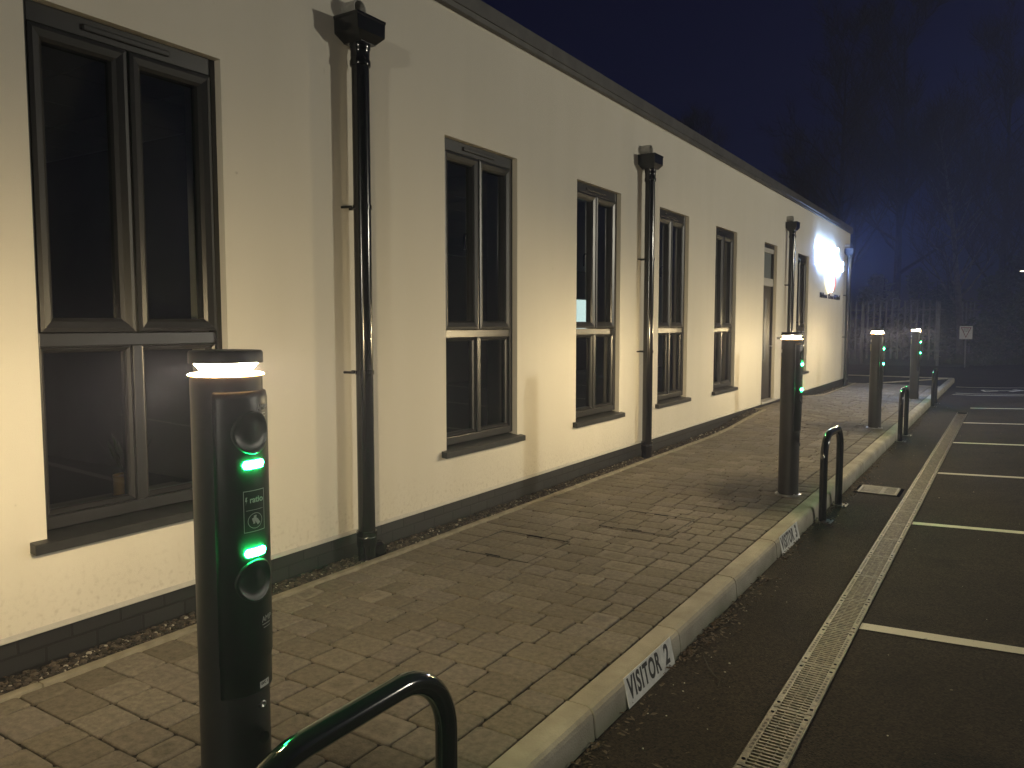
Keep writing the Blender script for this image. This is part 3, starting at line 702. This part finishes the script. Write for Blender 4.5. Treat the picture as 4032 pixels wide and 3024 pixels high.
# ================================================================== CHARGING BOLLARDS
def make_bollard():
    root = empty('charging_bollard', (0, 0, 0))
    Rb = .084
    q = MB(); q.lathe([(Rb, .012), (Rb, 1.338)], seg=48); q.build('column', M['bollard'], root)
    q = MB(); q.lathe([(.108, 0), (.108, .010), (.104, .0125), (.085, .0125)], seg=40)
    for k in range(4):
        a = k * math.pi / 2 + .78; q.lathe([(.008, .0125), (.008, .021), (.005, .023)], (.096 * math.cos(a), .096 * math.sin(a), 0), 10)
    q.build('base_plate', M['steel'], root)
    q = MB(); q.lathe([(.079, 1.3740), (.0845, 1.3735), (.0848, 1.3690), (.0862, 1.3690), (.0862, 1.394), (.083, 1.3990), (.02, 1.4015)], seg=48); q.build('cap', M['bollard'], root)
    q = MB(); q.lathe([(.055, 1.3460), (.0785, 1.3735)], seg=48, caps=False); q.build('lamp_lens', M['lens'], root)
    q = MB(); q.lathe([(.054, 1.3452), (.0815, 1.3440), (.0885, 1.3415), (.0885, 1.3400), (.0842, 1.3382)], seg=48, caps=False); q.build('lamp_rim', M['lens_rim'], root)
    # charger module: a shallow shell wrapped round the side that faces the bays
    q = MB(); n_ = 16; A = 1.02
    def arc(r, z): return [(r * math.cos(-A + 2 * A * i / n_), r * math.sin(-A + 2 * A * i / n_), z) for i in range(n_ + 1)]
    lvls = [(.0845, .560), (.0905, .566), (.0905, .640), (.0935, .648), (.0935, 1.285), (.0905, 1.300), (.0845, 1.303)]
    vs = []
    for r_, z in lvls: vs += arc(r_, z)
    w_ = n_ + 1
    fs = [(j * w_ + i, j * w_ + i + 1, (j + 1) * w_ + i + 1, (j + 1) * w_ + i) for j in range(len(lvls) - 1) for i in range(n_)]
    k = len(vs)
    for sgn in (0, n_):
        side = [j * w_ + sgn for j in range(len(lvls))]; fs.append(tuple(side if sgn else side[::-1]))
    q.add(vs, fs, True); mod = q.build('charger_module', M['module'], root)
    def curved(name, y0, y1, z0, z1, r0, dr, m, parent, slope=0.0, seg=10, round_=0.0):
        """a thin patch wrapped on the module's curve"""
        q = MB(); vs = []; nz = 6 if round_ else 1
        out = []
        for i in range(seg + 1):
            yy = y0 + (y1 - y0) * i / seg; e_ = min(yy - y0, y1 - yy); zz = 0
            if round_: zz = round_ - math.sqrt(max(0, round_ ** 2 - max(0, round_ - e_) ** 2))
            th = math.asin(max(-1, min(1, yy / r0)))
            for rr2 in (r0, r0 + dr):
                for z_ in (z0 + zz, z1 - zz): out.append((rr2 * math.cos(th), rr2 * math.sin(th), z_ + slope * (yy - y0)))
        fs = []
        for i in range(seg):
            a = i * 4; b2 = a + 4
            fs += [(a + 2, b2 + 2, b2 + 3, a + 3), (a + 3, b2 + 3, b2 + 1, a + 1), (a, b2, b2 + 2, a + 2), (a + 1, b2 + 1, b2, a)]
        fs += [(0, 2, 3, 1), (seg * 4 + 1, seg * 4 + 3, seg * 4 + 2, seg * 4)]
        q.add(out, fs); return q.build(name, m, parent)
    for z in (1.128, .915): curved('status_light', -.030, .030, z - .0095, z + .0095, .0936, .002, M['led'], mod, seg=14, round_=.0085)
    for z in (1.205, .845):     # round socket lids that follow the module's curve
        q = MB(); prof = [(.052, -.003), (.052, .0035), (.0495, .0045), (.046, .0042), (.0435, .0015), (.020, .0022), (.001, .0030)]; sg = 40
        for (rr2, hh) in prof:
            for i in range(sg):
                a_ = 2 * math.pi * i / sg; yy = rr2 * math.cos(a_); q.v.append((math.sqrt(.0938 ** 2 - yy * yy) + hh, yy, z + rr2 * math.sin(a_)))
        for j in range(len(prof) - 1):
            for i in range(sg): q.f.append((j * sg + i, j * sg + (i + 1) % sg, (j + 1) * sg + (i + 1) % sg, (j + 1) * sg + i)); q.sm.append(True)
        q.f.append(tuple((len(prof) - 1) * sg + i for i in range(sg))); q.sm.append(False)
        q.build('socket', M['module'], mod)
    r0 = .0938
    for (a, b2, c_, d_) in ((-.030, .030, 1.0645, 1.066), (-.030, .030, .9655, .967), (-.030, -.0288, .967, 1.0645), (.0288, .030, .967, 1.0645), (-.024, .024, 1.018, 1.019)):
        curved('print_line', a, b2, c_, d_, r0, .0003, M['label_line'], mod)
    def mod_mtx(y, z): 
        th = math.asin(y / r0); return Matrix.Translation((r0 * math.cos(th) + .0002, y, z)) @ Matrix.Rotation(th, 4, 'Z') @ Matrix(((0, 0, 1, 0), (1, 0, 0, 0), (0, 1, 0, 0), (0, 0, 0, 1)))
    text_obj('printing', 'ratio', .021, mod_mtx(.004, 1.043), M['label_line'], mod, extrude=.0003, offset=.0003)
    q = MB(); s_ = .0007
    th = math.asin(-.023 / r0); cx_, cy_ = r0 * math.cos(th) + .0004, -.023
    q.add([(cx_, cy_ - .002, 1.051), (cx_, cy_ + .003, 1.051), (cx_, cy_, 1.044), (cx_, cy_ + .003, 1.044), (cx_, cy_ - .003, 1.033), (cx_, cy_, 1.041), (cx_, cy_ - .004, 1.041)], [(6, 5, 2, 3, 1, 0), (4, 5, 6)] if False else [(0, 6, 5, 2, 1), (5, 4, 3, 2)]); q.build('bolt_mark', M['label_line'], mod)
    q = MB()
    for i in range(28):
        a, b2 = 2 * math.pi * i / 28, 2 * math.pi * (i + 1) / 28
        pts = []
        for (an, rad) in ((a, 1), (b2, 1), (b2, .93), (a, .93)):
            yy = .021 * rad * math.cos(an); zz = .992 + .019 * rad * math.sin(an); t2 = math.asin(yy / r0); pts.append((r0 * math.cos(t2) + .0004, yy, zz))
        q.add(pts, [(0, 1, 2, 3)])
    q.build('tap_ring', M['label_line'], mod)
    q = MB()
    for (yy, zz, w2, h2, an) in ((-.003, .996, .0065, .0045, .3), (.006, .989, .0045, .007, .6), (-.001, 1.003, .004, .002, .2), (-.004, .988, .003, .003, 0)):
        ca, sa = math.cos(an), math.sin(an)
        q.add([(r0 + .0004, yy + (p * ca - s2 * sa), zz + (p * sa + s2 * ca)) for p, s2 in ((-w2, -h2), (w2, -h2), (w2, h2), (-w2, h2))], [(0, 1, 2, 3)])
    q.build('tap_mark', M['label_line'], mod)
    for z in (1.262, .742): text_obj('printing', 'AMP', .020, mod_mtx(.030, z), M['label_line'], mod, extrude=.0003)
    for z in (1.247, .728): curved('print_line', .014, .044, z, z + .0022, r0, .0003, M['label_line'], mod)
    for z in (1.24, .720): curved('print_line', .018, .044, z, z + .0016, r0, .0003, M['label_line'], mod)
    st = curved('sticker', .004, .036, .568 + .004, .568 + .020, .0909, .0004, M['label_white'], mod); 
    t2 = math.asin(.02 / .0915)
    text_obj('printing', 'EVC 1', .010, Matrix.Translation((.0915 * math.cos(t2), .02, .582)) @ Matrix.Rotation(t2, 4, 'Z') @ Matrix(((0, 0, 1, 0), (1, 0, 0, 0), (0, 1, 0, 0), (0, 0, 0, 1))), M['ink'], mod, extrude=.0003)
    q = MB(); q.lathe([(.009, 0), (.009, .003), (.006, .004), (.002, .002)], (.0835, .016, .527), 18, axis='x'); q.build('key_lock', M['steel'], root)
    q = MB(); q.lathe([(.015, 0), (.015, .002), (.012, .003), (.003, .003)], (.0835, .018, .440), 22, axis='x'); q.build('blanking_plug', M['module'], root)
    # stickers on the side away from the bays' front
    def back(name, th0, th1, z0, z1, m):
        q = MB(); vs = []; k_ = 6
        for i in range(k_ + 1):
            th = th0 + (th1 - th0) * i / k_
            for z in (z0, z1): vs.append((.0846 * math.cos(th), .0846 * math.sin(th), z))
        q.add(vs, [(2 * i, 2 * i + 2, 2 * i + 3, 2 * i + 1) for i in range(k_)]); q.build(name, m, root)
    back('sticker', R(-178), R(-142), 1.225, 1.255, M['label_white']); back('sticker', R(-178), R(-148), 1.095, 1.190, M['label_yellow'])
    return root
b0 = make_bollard()
BL = [(1.842, 1.228, 'nearest black charging bollard by the big window with glaring lamp ring and EVC label'),
      (1.875, 6.90, 'black charging bollard standing by the kerb beside the VISITOR 3 hoop, lamp ring lit'),
      (1.855, 12.07, 'black charging bollard level with the door, between the two farthest hoops'),
      (1.87, 17.16, 'farthest charging bollard, last on the paved path before the planting bed')]
for i, (x, y, lab) in enumerate(BL):
    o = b0 if i == 0 else copy_tree(b0)
    o.location = (x, y, 0); tag(o, lab, 'charging bollard', 'charging bollards along the path')

# ================================================================== HOOP BARRIERS
def make_hoop():
    root = empty('hoop_barrier', (0, 0, 0))
    r = .030; hw = .345; top = .695; br = .19
    pts = [(0, -hw, 0), (0, -hw, .2), (0, -hw, top - br)]
    for i in range(1, 10): a = math.pi / 2 * i / 10; pts.append((0, -hw + br * (1 - math.cos(a)), top - br + br * math.sin(a)))
    pts += [(0, -hw + br, top), (0, 0, top), (0, hw - br, top)]
    for i in range(1, 10): a = math.pi / 2 * i / 10; pts.append((0, hw - br + br * math.sin(a), top - br + br * math.cos(a)))
    pts += [(0, hw, top - br), (0, hw, .2), (0, hw, 0)]
    q = MB(); q.tube(pts, r, 24); q.build('rail', M['black_gloss'], root)
    for s_ in (-1, 1):
        q = MB(); q.box((-.075, s_ * hw - .075, .001), (.075, s_ * hw + .075, .008))
        for (u, v_) in ((-.055, -.055), (.055, -.055), (.055, .055), (-.055, .055)): q.lathe([(.009, .008), (.009, .015), (.005, .018)], (u, s_ * hw + v_, 0), 8)
        q.build('foot_plate', mat('foot_plate_steel', (.08, .075, .068), .55, metal=.4, noise=.4, nscale=60), root, bevel=.002)
    return root
h0 = make_hoop()
for i, (x, y, lab) in enumerate([(2.222, 1.255, 'glossy black hoop barrier in front of the nearest bollard, shining green'),
                                 (2.222, 6.92, 'glossy black hoop barrier by the kerb just past the VISITOR 3 plate'),
                                 (2.224, 12.06, 'black hoop barrier at the kerb between the gully grate and the farthest hoop'),
                                 (2.208, 17.42, 'farthest black hoop barrier, by the end of the channel drain')]):
    o = h0 if i == 0 else copy_tree(h0)
    o.location = (x, y, ZR); tag(o, lab, 'hoop barrier', 'hoop barriers along the kerb')

# ================================================================== VISITOR PLATES
def visitor(y0, txt, lab, tiltz=0):
    root = empty('parking_plate', (2.183, y0 + .26, ZR + .001), rz=0, label=lab, cat='parking sign', group='parking plates leaning on the kerb')
    root.rotation_euler = (0, R(-13), R(tiltz))
    q = MB(); q.box((-.0015, -.26, 0), (.0015, .26, .126)); q.build('plate', M['plate'], root, bevel=.001)
    mtx = Matrix.Translation((.0017, -.010, .066)) @ Matrix(((0, 0, 1, 0), (1, 0, 0, 0), (0, 1, 0, 0), (0, 0, 0, 1)))
    word, num = txt.split()
    text_obj('lettering', word, .122, Matrix.Translation((0, -.056, 0)) @ mtx, M['ink'], root, extrude=.0006, offset=.0038, xs=.68, spacing=1.17)
    text_obj('number', num, .122, Matrix.Translation((0, .196, 0)) @ mtx, M['ink'], root, extrude=.0006, offset=.0038, xs=.86)
    return root
visitor(2.885, 'VISITOR  2', 'grey plate reading VISITOR 2 leaning against the kerb')
visitor(5.445, 'VISITOR  3', 'grey plate reading VISITOR 3 leaning against the kerb beside a hoop')

# ================================================================== CHANNEL DRAIN
dr = empty('channel_drain', (0, 0, 0), label='long cast iron channel drain with slotted gratings set in the asphalt', cat='drain')
mb = MB(); mb.box((2.685, 1.0, ZR + .0015), (2.829, 16.2, ZR + .003)); mb.build('trough_shade', M['pit'], dr)  # thin black sheet on the asphalt, standing in for the channel's shaded depth
YS0, YS1 = 1.23, 16.2
def drain_section(y0):
    q = MB(); xL, xR = 2.682, 2.832; zt = ZR + .013; zb = ZR + .004; zs = zt - .0015
    for (a, b2) in ((xL, xL + .021), (xR - .021, xR)): 
        q.box((a, y0 + .001, zb), (b2, y0 + .499, zt))
    pit = .5 / 21
    q.box((xL + .021, y0 + .001, zb), (xR - .021, y0 + .006, zs)); q.box((xL + .021, y0 + .494, zb), (xR - .021, y0 + .499, zs))
    for k in range(21):
        yc = y0 + pit * (k + .5)
        off = .0 if k % 2 else .012
        q.box((xL + .0211, yc - pit * .20, zb), (xR - .0211, yc + pit * .20, zs))
    for xb in (xL + .052, xR - .052):       # stiffening webs below the bars
        q.box((xb - .003, y0 + .006, zb - .001), (xb + .003, y0 + .494, zs - .003))
    return q
sec = drain_section(0.0)
nb = len(sec.f)
for yb in [.13 + .03 * k for k in range(9)]:
    sec.box((2.686, yb, ZR + .0125), (2.697, yb + .016, ZR + .0135)); sec.box((2.818, yb, ZR + .0125), (2.828, yb + .016, ZR + .0135))
g0 = sec.build('grating', M['iron'], dr)
g0.data.materials.append(mat('drain_dirt', (.03, .026, .022), .9))
for p_ in g0.data.polygons: p_.material_index = 1 if p_.index >= nb else 0
q = MB()
for yb in (.045, .455):
    for xb in (2.692, 2.822): q.lathe([(.0075, ZR + .0131), (.0075, ZR + .0145), (.003, ZR + .0135)], (xb, yb, 0), 10)
q.build('fixing_bolt', M['pit'], g0)
y = 2.732 - 4 * .515; first = True
g0.location = (0, y, 0); y += .508
while y < 15.9:
    c = g0.copy(); COL.objects.link(c); c.location = (0, y, 0)
    for ch in g0.children: e_ = ch.copy(); COL.objects.link(e_); e_.parent = c
    y += .508
q = MB(); q.box((2.676, 0.6, ZR - .1), (2.6815, 16.2, ZR + .011)); q.box((2.8325, .6, ZR - .1), (2.838, 16.2, ZR + .011)); q.build('rail', M['iron'], dr)

# gully grate
gr = empty('gully_grate', (2.44, 8.10, ZR), label='square iron gully grate in the asphalt between kerb and channel drain', cat='gully grate')
q = MB(); q.box((-.2, -.2, .001), (.2, .2, .0025)); q.build('sump_shade', M['pit'], gr)  # black sheet under the bars in place of a shaded pit
q = MB(); X0, X1 = -.17, .17
q.box((X0, -.185, .003), (X0 + .02, .185, .012)); q.box((X1 - .02, -.185, .003), (X1, .185, .012)); q.box((X0 + .0201, -.185, .003), (X1 - .0201, -.165, .0115)); q.box((X0 + .0201, .165, .003), (X1 - .0201, .185, .0115))
for k in range(9):
    yy = -.15 + .0375 * k; q.box((X0 + .0201, yy - .010, .003), (X1 - .0201, yy + .010, .0112))
q.box((.02, -.1649, .002), (.055, .1649, .0105)); q.build('grate', mat('gully_iron', (.06, .048, .038), .6, metal=.2, noise=.4, nscale=40), gr)

# recessed access covers in the paving
def cover(x0, x1, y0, y1, lab):
    r_ = empty('access_cover', ((x0 + x1) / 2, (y0 + y1) / 2, 0), label=lab, cat='access cover', group='recessed access covers in the paving')
    q = MB(); a, b2 = (x1 - x0) / 2, (y1 - y0) / 2
    for s_ in (-1, 1):
        q.box((-a, s_ * b2 - .004, -.005), (a, s_ * b2 + .004, .0035)); q.box((s_ * a - .004, -b2 + .0041, -.005), (s_ * a + .004, b2 - .0041, .0035))
    q.build('frame', mat('cover_frame', (.07, .062, .05), .6, metal=.3, noise=.4, nscale=40), r_)
    for s_ in (-1, 1):
        q = MB(); q.box((-.05, s_ * (b2 - .012) - .007, -.004), (.06, s_ * (b2 - .012) + .007, .0045)); q.build('lifting_slot', M['pit'], r_)
cover(.45, .99, 4.03, 4.58, 'recessed paved access cover nearest the gravel, with dark lifting slots')
cover(.965, 1.495, 5.08, 5.62, 'recessed paved access cover farther along, towards the middle of the path')

# potted plant on the near window's inner ledge
pt = empty('plant_pot', (-.225, 2.215, .571), label='brass plant pot standing inside the nearest window', cat='plant pot')
q = MB(); q.lathe([(.062, 0), (.068, .005), (.070, .15), (.066, .15), (.062, .14)], seg=32); q.build('pot', M['gold'], pt)
q = MB()
for k in range(26):
    a = random.uniform(0, 6.28); L = random.uniform(.08, .2); t_ = random.uniform(.4, 1.2)
    p1 = Vector((math.cos(a) * .02, math.sin(a) * .02, .15)); p2 = p1 + Vector((math.cos(a) * L * .6, math.sin(a) * L * .6, L)); s_ = Vector((-math.sin(a), math.cos(a), 0)) * .012
    mdp = p1.lerp(p2, .55); q.add([p1, mdp + s_, p2, mdp - s_], [(0, 1, 2, 3)])
q.build('foliage', M['leaf_dark'], pt)
q = MB(); q.box((-.55, -.5, .0), (-.125, .5, .03)); 
for k, (a, b_) in enumerate(OPEN[:3]):
    o = bpy.data.objects.new('window_board', q.build('window_board', M['inner'], bld).data) if k == 0 else None
    if o: bpy.data.objects.remove(o)
wb = [o for o in bld.children if o.name.startswith('window_board')][0]; wb.location = (0, 2.18, .54)

# ================================================================== PAST THE BUILDING
def palisade(x0, x1, Y, h, zb, step, lab):
    root = empty('palisade_fence', (x0, Y, zb), label=lab, cat='fence', group='steel palisade fences')
    L = x1 - x0; q = MB()
    n_ = int(L / step)
    for k in range(n_):
        x = k * step + step / 2; w2 = .034
        q.add([(x - w2, .0, .05), (x, -.016, .05), (x + w2, .0, .05), (x + w2, 0, h - .1), (x + .012, -.01, h), (x, -.016, h - .14), (x - .012, -.01, h), (x - w2, 0, h - .1)], [(0, 1, 5, 6, 7), (1, 2, 3, 4, 5)])
        q.add([(x - w2, .004, .05), (x + w2, .004, .05), (x + w2, .004, h - .1), (x - w2, .004, h - .1)], [(3, 2, 1, 0)])
    q.build('pales', M['fence'], root)
    q = MB(); q.box((0, .005, h * .16), (L, .045, h * .16 + .05)); q.box((0, .005, h * .82), (L, .045, h * .82 + .05)); q.build('rail', M['fence'], root)
    k = 0.0
    while k < L + .1:
        q = MB(); q.box((k - .05, .046, -.2), (k + .05, .10, h - .1)); q.build('post', M['fence'], root); k += 2.75
    return root
palisade(-10, 1.22, 35, 2.45, .03, .225, 'tall steel palisade fence running behind the end of the building')
palisade(1.35, 2.15, 43, 2.6, .0, .16, 'short run of pale palisade fence seen above the white road sign')

# square road sign on a post
rs = empty('road_sign', (2.08, 32, -.05), label='square white sign with a red inverted triangle on a thin post', cat='road sign')
q = MB(); q.tube([(0, .03, 0), (0, .03, 1.46)], .022, 12); q.build('post', M['pole'], rs)
q = MB(); q.box((-.2, -.004, 1.01), (.2, .004, 1.47)); q.build('plate', mat('sign_white_face', (.62, .62, .62), .5, noise=.08), rs, bevel=.003)
q = MB(); o_ = [(-.165, 1.43), (.165, 1.43), (0, 1.05)]; i_ = [(-.130, 1.408), (.130, 1.408), (0, 1.095)]
vs = [(p[0], -.006, p[1]) for p in o_] + [(p[0], -.006, p[1]) for p in i_]
q.add(vs, [(0, 3, 4, 1), (1, 4, 5, 2), (2, 5, 3, 0)]); q.build('triangle', M['red'], rs)
XZ = Matrix(((1, 0, 0, 0), (0, 0, -1, 0), (0, 1, 0, 0), (0, 0, 0, 1)))
text_obj('lettering', 'GIVE', .075, Matrix.Translation((0, -.006, 1.365)) @ XZ, M['ink'], rs, extrude=.001); text_obj('lettering', 'WAY', .075, Matrix.Translation((0, -.006, 1.29)) @ XZ, M['ink'], rs, extrude=.001)

# lamp posts of the car park: two stand outside the picture and light the wall, one is far off at its edge
def lamp_post(x, y, h, lab, power, toward, lit=True):
    root = empty('lamp_post', (x, y, road_z(x) if x > 2 else 0), label=lab, cat='lamp post', group='car park lamp posts')
    q = MB(); q.tube([(0, 0, 0), (0, 0, 1.0), (0, 0, 1.02), (0, 0, h)], [.06, .06, .04, .034], 14); q.build('pole', M['pole'], root)
    q = MB(); dx, dy = toward; q.tube([(0, 0, h - .02), (dx * .35, dy * .35, h + .04)], .022, 10)
    cx_, cy_ = dx * .5, dy * .5; q.lathe([(.13, h + .055), (.15, h + .065), (.12, h + .11), (.03, h + .125)], (cx_, cy_, 0), 24); q.build('lamp_head', M['pole'], root)
    q = MB(); q.lathe([(.05, h + .03), (.11, h + .04), (.125, h + .054)], (cx_, cy_, 0), 24); q.build('lamp_glass', M['post_lamp'], root)
    if lit:
        li = bpy.data.lights.new('lamp_post_light', 'POINT'); li.energy = power; li.color = (1.0, .93, .73); li.shadow_soft_size = .10
        lo = bpy.data.objects.new('lamp_post_light', li); COL.objects.link(lo); lo.parent = root; lo.location = (cx_, cy_, h - .12)
    return root
lamp_post(14.5, 14.5, 3.75, 'lit lamp post standing across the car park from the door', LAMP_A_POWER, (-1, 0))
lamp_post(9.0, -16, 3.3, 'lit lamp post standing behind the camera at the car park edge', LAMP_B_POWER, (-1, 0))
lamp_post(4.05, 40, 3.75, 'distant lamp post among the trees at the far end of the car park', 0, (-.6, -.8), lit=False)

# verge with rough grass
mb = MB(); mb.add([(1.3, 33.6, -.02), (30, 33.6, .5), (30, 60, .9), (1.3, 60, .3)], [(0, 1, 2, 3)]); mb.build('verge', M['verge'], kind='structure')
mb = MB()
for _ in range(5000):
    x = random.uniform(1.3, 9); y = 33.7 + random.random() ** 1.6 * 9
    z = -.02 + (x - 1.3) * .018 + (y - 33.6) * .012; h = random.uniform(.06, .2); a = random.uniform(0, 3.14); w2 = .012
    lx, ly = random.uniform(-.08, .08), random.uniform(-.08, .08)
    mb.add([(x - w2 * math.cos(a), y - w2 * math.sin(a), z), (x + w2 * math.cos(a), y + w2 * math.sin(a), z), (x + lx, y + ly, z + h)], [(0, 1, 2)])
mb.build('grass', M['grass'], kind='stuff')

# trees
def rnd_dir(v, spread):
    u = Vector((random.gauss(0, 1), random.gauss(0, 1), random.gauss(0, 1))).normalized()
    return (v.normalized() + u * spread).normalized()
def bare_tree(h, seed, bark, lean=(0, 0)):
    random.seed(seed)
    root = empty('bare_tree', (0, 0, 0))
    tr = MB(); cr = MB()
    pts = [Vector((lean[0] * (k / 8) ** 1.5 + random.gauss(0, .02) * h * .06, lean[1] * (k / 8) + random.gauss(0, .02) * h * .06, h * .9 * k / 8)) for k in range(9)]
    rad = [h * .013 * (1 - .88 * k / 8) for k in range(9)]
    tr.tube(pts, rad, 9)
    def twig(p, d, L):
        w_ = d.cross(Vector((random.gauss(0, 1), random.gauss(0, 1), random.gauss(0, 1)))).normalized() * .009
        m_ = p + d * L * .5 + Vector((0, 0, .03 * L)); e_ = p + d * L + Vector((0, 0, .14 * L))
        cr.add([p - w_, p + w_, m_ + w_ * .7, m_ - w_ * .7, e_], [(0, 1, 2, 3), (3, 2, 4)])
    def branch(p, d, L, r, lev):
        q_ = [p]; dd = d
        for k in range(4): dd = rnd_dir(dd + Vector((0, 0, .16)), .14); q_.append(q_[-1] + dd * L / 4)
        (tr if lev == 0 else cr).tube(q_, [r, r * .8, r * .6, r * .4, r * .15], 5 if lev == 0 else 3, caps=False)
        if lev < 2:
            for k in range(5 if lev == 0 else 4):
                i = random.choice([1, 2, 3, 3, 4]); branch(q_[i], rnd_dir(dd, .75), L * random.uniform(.42, .62), r * .45, lev + 1)
        for k in range(7 if lev == 2 else 3):
            i = random.choice([1, 2, 3, 4]); twig(q_[i], rnd_dir(dd, .8), random.uniform(.35, .95))
    for k in range(34):
        t_ = random.uniform(.2, .98); i = min(7, int(t_ * 8)); p = pts[i].lerp(pts[i + 1], t_ * 8 - i)
        a = random.uniform(0, 6.28); branch(p, Vector((math.cos(a), math.sin(a), random.uniform(.5, 1.2))), h * random.uniform(.16, .26) * (1.25 - t_ * .75), rad[i] * .5, 0)
    tr.build('trunk', bark, root); cr.build('crown', M['twig'], root)
    return root
def leafy(name, h, rx, seed, m, cnt, base=.0, ls=.09):
    random.seed(seed)
    root = empty(name, (0, 0, 0)); tr = MB(); cr = MB()
    tr.tube([(0, 0, -.1), (.03, .02, h * .4), (0, 0, h * .85)], [h * .03 + .02, h * .02 + .015, .01], 8); tr.build('trunk', M['bark'], root)
    lumps = [(random.gauss(0, rx * .45), random.gauss(0, rx * .45), random.uniform(base + h * .08, h * .92), random.uniform(.22, .42) * rx) for _ in range(16)]
    for _ in range(cnt):
        L = random.choice(lumps); d = Vector((random.gauss(0, 1), random.gauss(0, 1), random.gauss(0, 1))).normalized() * L[3] * random.random() ** .35
        p = Vector((L[0], L[1], L[2])) + Vector((d.x, d.y, d.z * 1.5))
        u = Vector((random.gauss(0, 1), random.gauss(0, 1), random.gauss(0, .6))).normalized(); v_ = u.cross(Vector((random.gauss(0, 1), random.gauss(0, 1), random.gauss(0, 1)))).normalized()
        s_ = ls * random.uniform(.6, 1.3)
        cr.add([p - u * s_, p + v_ * s_ * .45, p + u * s_, p - v_ * s_ * .45], [(0, 1, 2, 3)])
    cr.build('crown', m, root); return root
tp = [bare_tree(13.5, 11, M['bark']), bare_tree(15.0, 23, M['bark']), bare_tree(12.0, 35, M['bark_pale'], (-1.3, .3))]
place = [(0, -14.8, 50, 1.12, .3, 'bare tree rising behind the roof, farthest from the fence'),
         (1, -8.3, 52, .82, 1.1, 'low bare tree behind the roof, between the far roof tree and the corner'),
         (1, -4.3, 44, 1.12, 2.2, 'broad bare tree just beyond the lit corner of the building'),
         (0, -1.9, 47, 1.38, 4.0, 'tall bare tree behind the middle of the palisade fence'),
         (2, 1.45, 42, 1.05, 0.0, 'slim pale birch leaning behind the white road sign'),
         (1, 2.9, 49, 1.12, .6, 'bare tree behind the lamp post at the picture edge'),
         (0, 4.6, 45, .80, 5.2, 'shorter bare tree past the end of the verge')]
used = set()
for (k, x, y, s_, rz, lab) in place:
    o = tp[k] if k not in used else copy_tree(tp[k]); used.add(k)
    o.location = (x, y, 0); o.scale = (s_, s_, s_); o.rotation_euler = (0, 0, rz); tag(o, lab, 'tree', 'bare trees behind the fence')
sh = [leafy('evergreen_shrub', 1.7, .9, 5, M['leaf_dark'], 2600), leafy('evergreen_tree', 4.6, 2.0, 9, M['leaf_dark'], 5200, ls=.13), leafy('ivy_tree', 4.4, 1.3, 12, M['leaf_pale'], 4200, ls=.10)]
used = set()
for (k, x, y, s_, rz, nm, lab, cat, grp) in [
        (0, 2.55, 36, 1.0, 0, '', 'dark evergreen shrub just right of the white road sign', 'shrub', 'shrubs on the verge'),
        (0, 3.9, 37.5, 1.25, 2, '', 'larger dark shrub on the verge by the distant lamp post', 'shrub', 'shrubs on the verge'),
        (1, 3.3, 46, 1.1, 1, '', 'dense dark evergreen behind the shrubs on the verge', 'tree', 'evergreens behind the fence'),
        (1, .2, 45, .95, 3, '', 'dark evergreen behind the end of the palisade fence', 'tree', 'evergreens behind the fence'),
        (1, -5.6, 46, 1.0, 5, '', 'dark evergreen close behind the building corner', 'tree', 'evergreens behind the fence'),
        (2, -1.75, 41, 1.0, 0, '', 'pale ivy covered tree standing above the palisade fence', 'tree', None)]:
    o = sh[k] if k not in used else copy_tree(sh[k]); used.add(k)
    o.location = (x, y, 0); o.scale = (s_, s_, s_); o.rotation_euler = (0, 0, rz); tag(o, lab, cat, grp)

# ================================================================== haze volume added for glow round the lamps, tinted blue
if HAZE_DENSITY > 0:
    m = bpy.data.materials.new('glow_haze'); m.use_nodes = True
    n = m.node_tree.nodes; n.remove(n['Principled BSDF'])
    v = n.new('ShaderNodeVolumePrincipled'); v.inputs['Density'].default_value = HAZE_DENSITY; v.inputs['Color'].default_value = (.56, .60, 1, 1); v.inputs['Anisotropy'].default_value = .3
    m.node_tree.links.new(v.outputs[0], n['Material Output'].inputs['Volume'])
    q = MB(); q.box((-40, -40, -1.2), (70, 75, 24)); q.build('haze', m, kind='stuff')
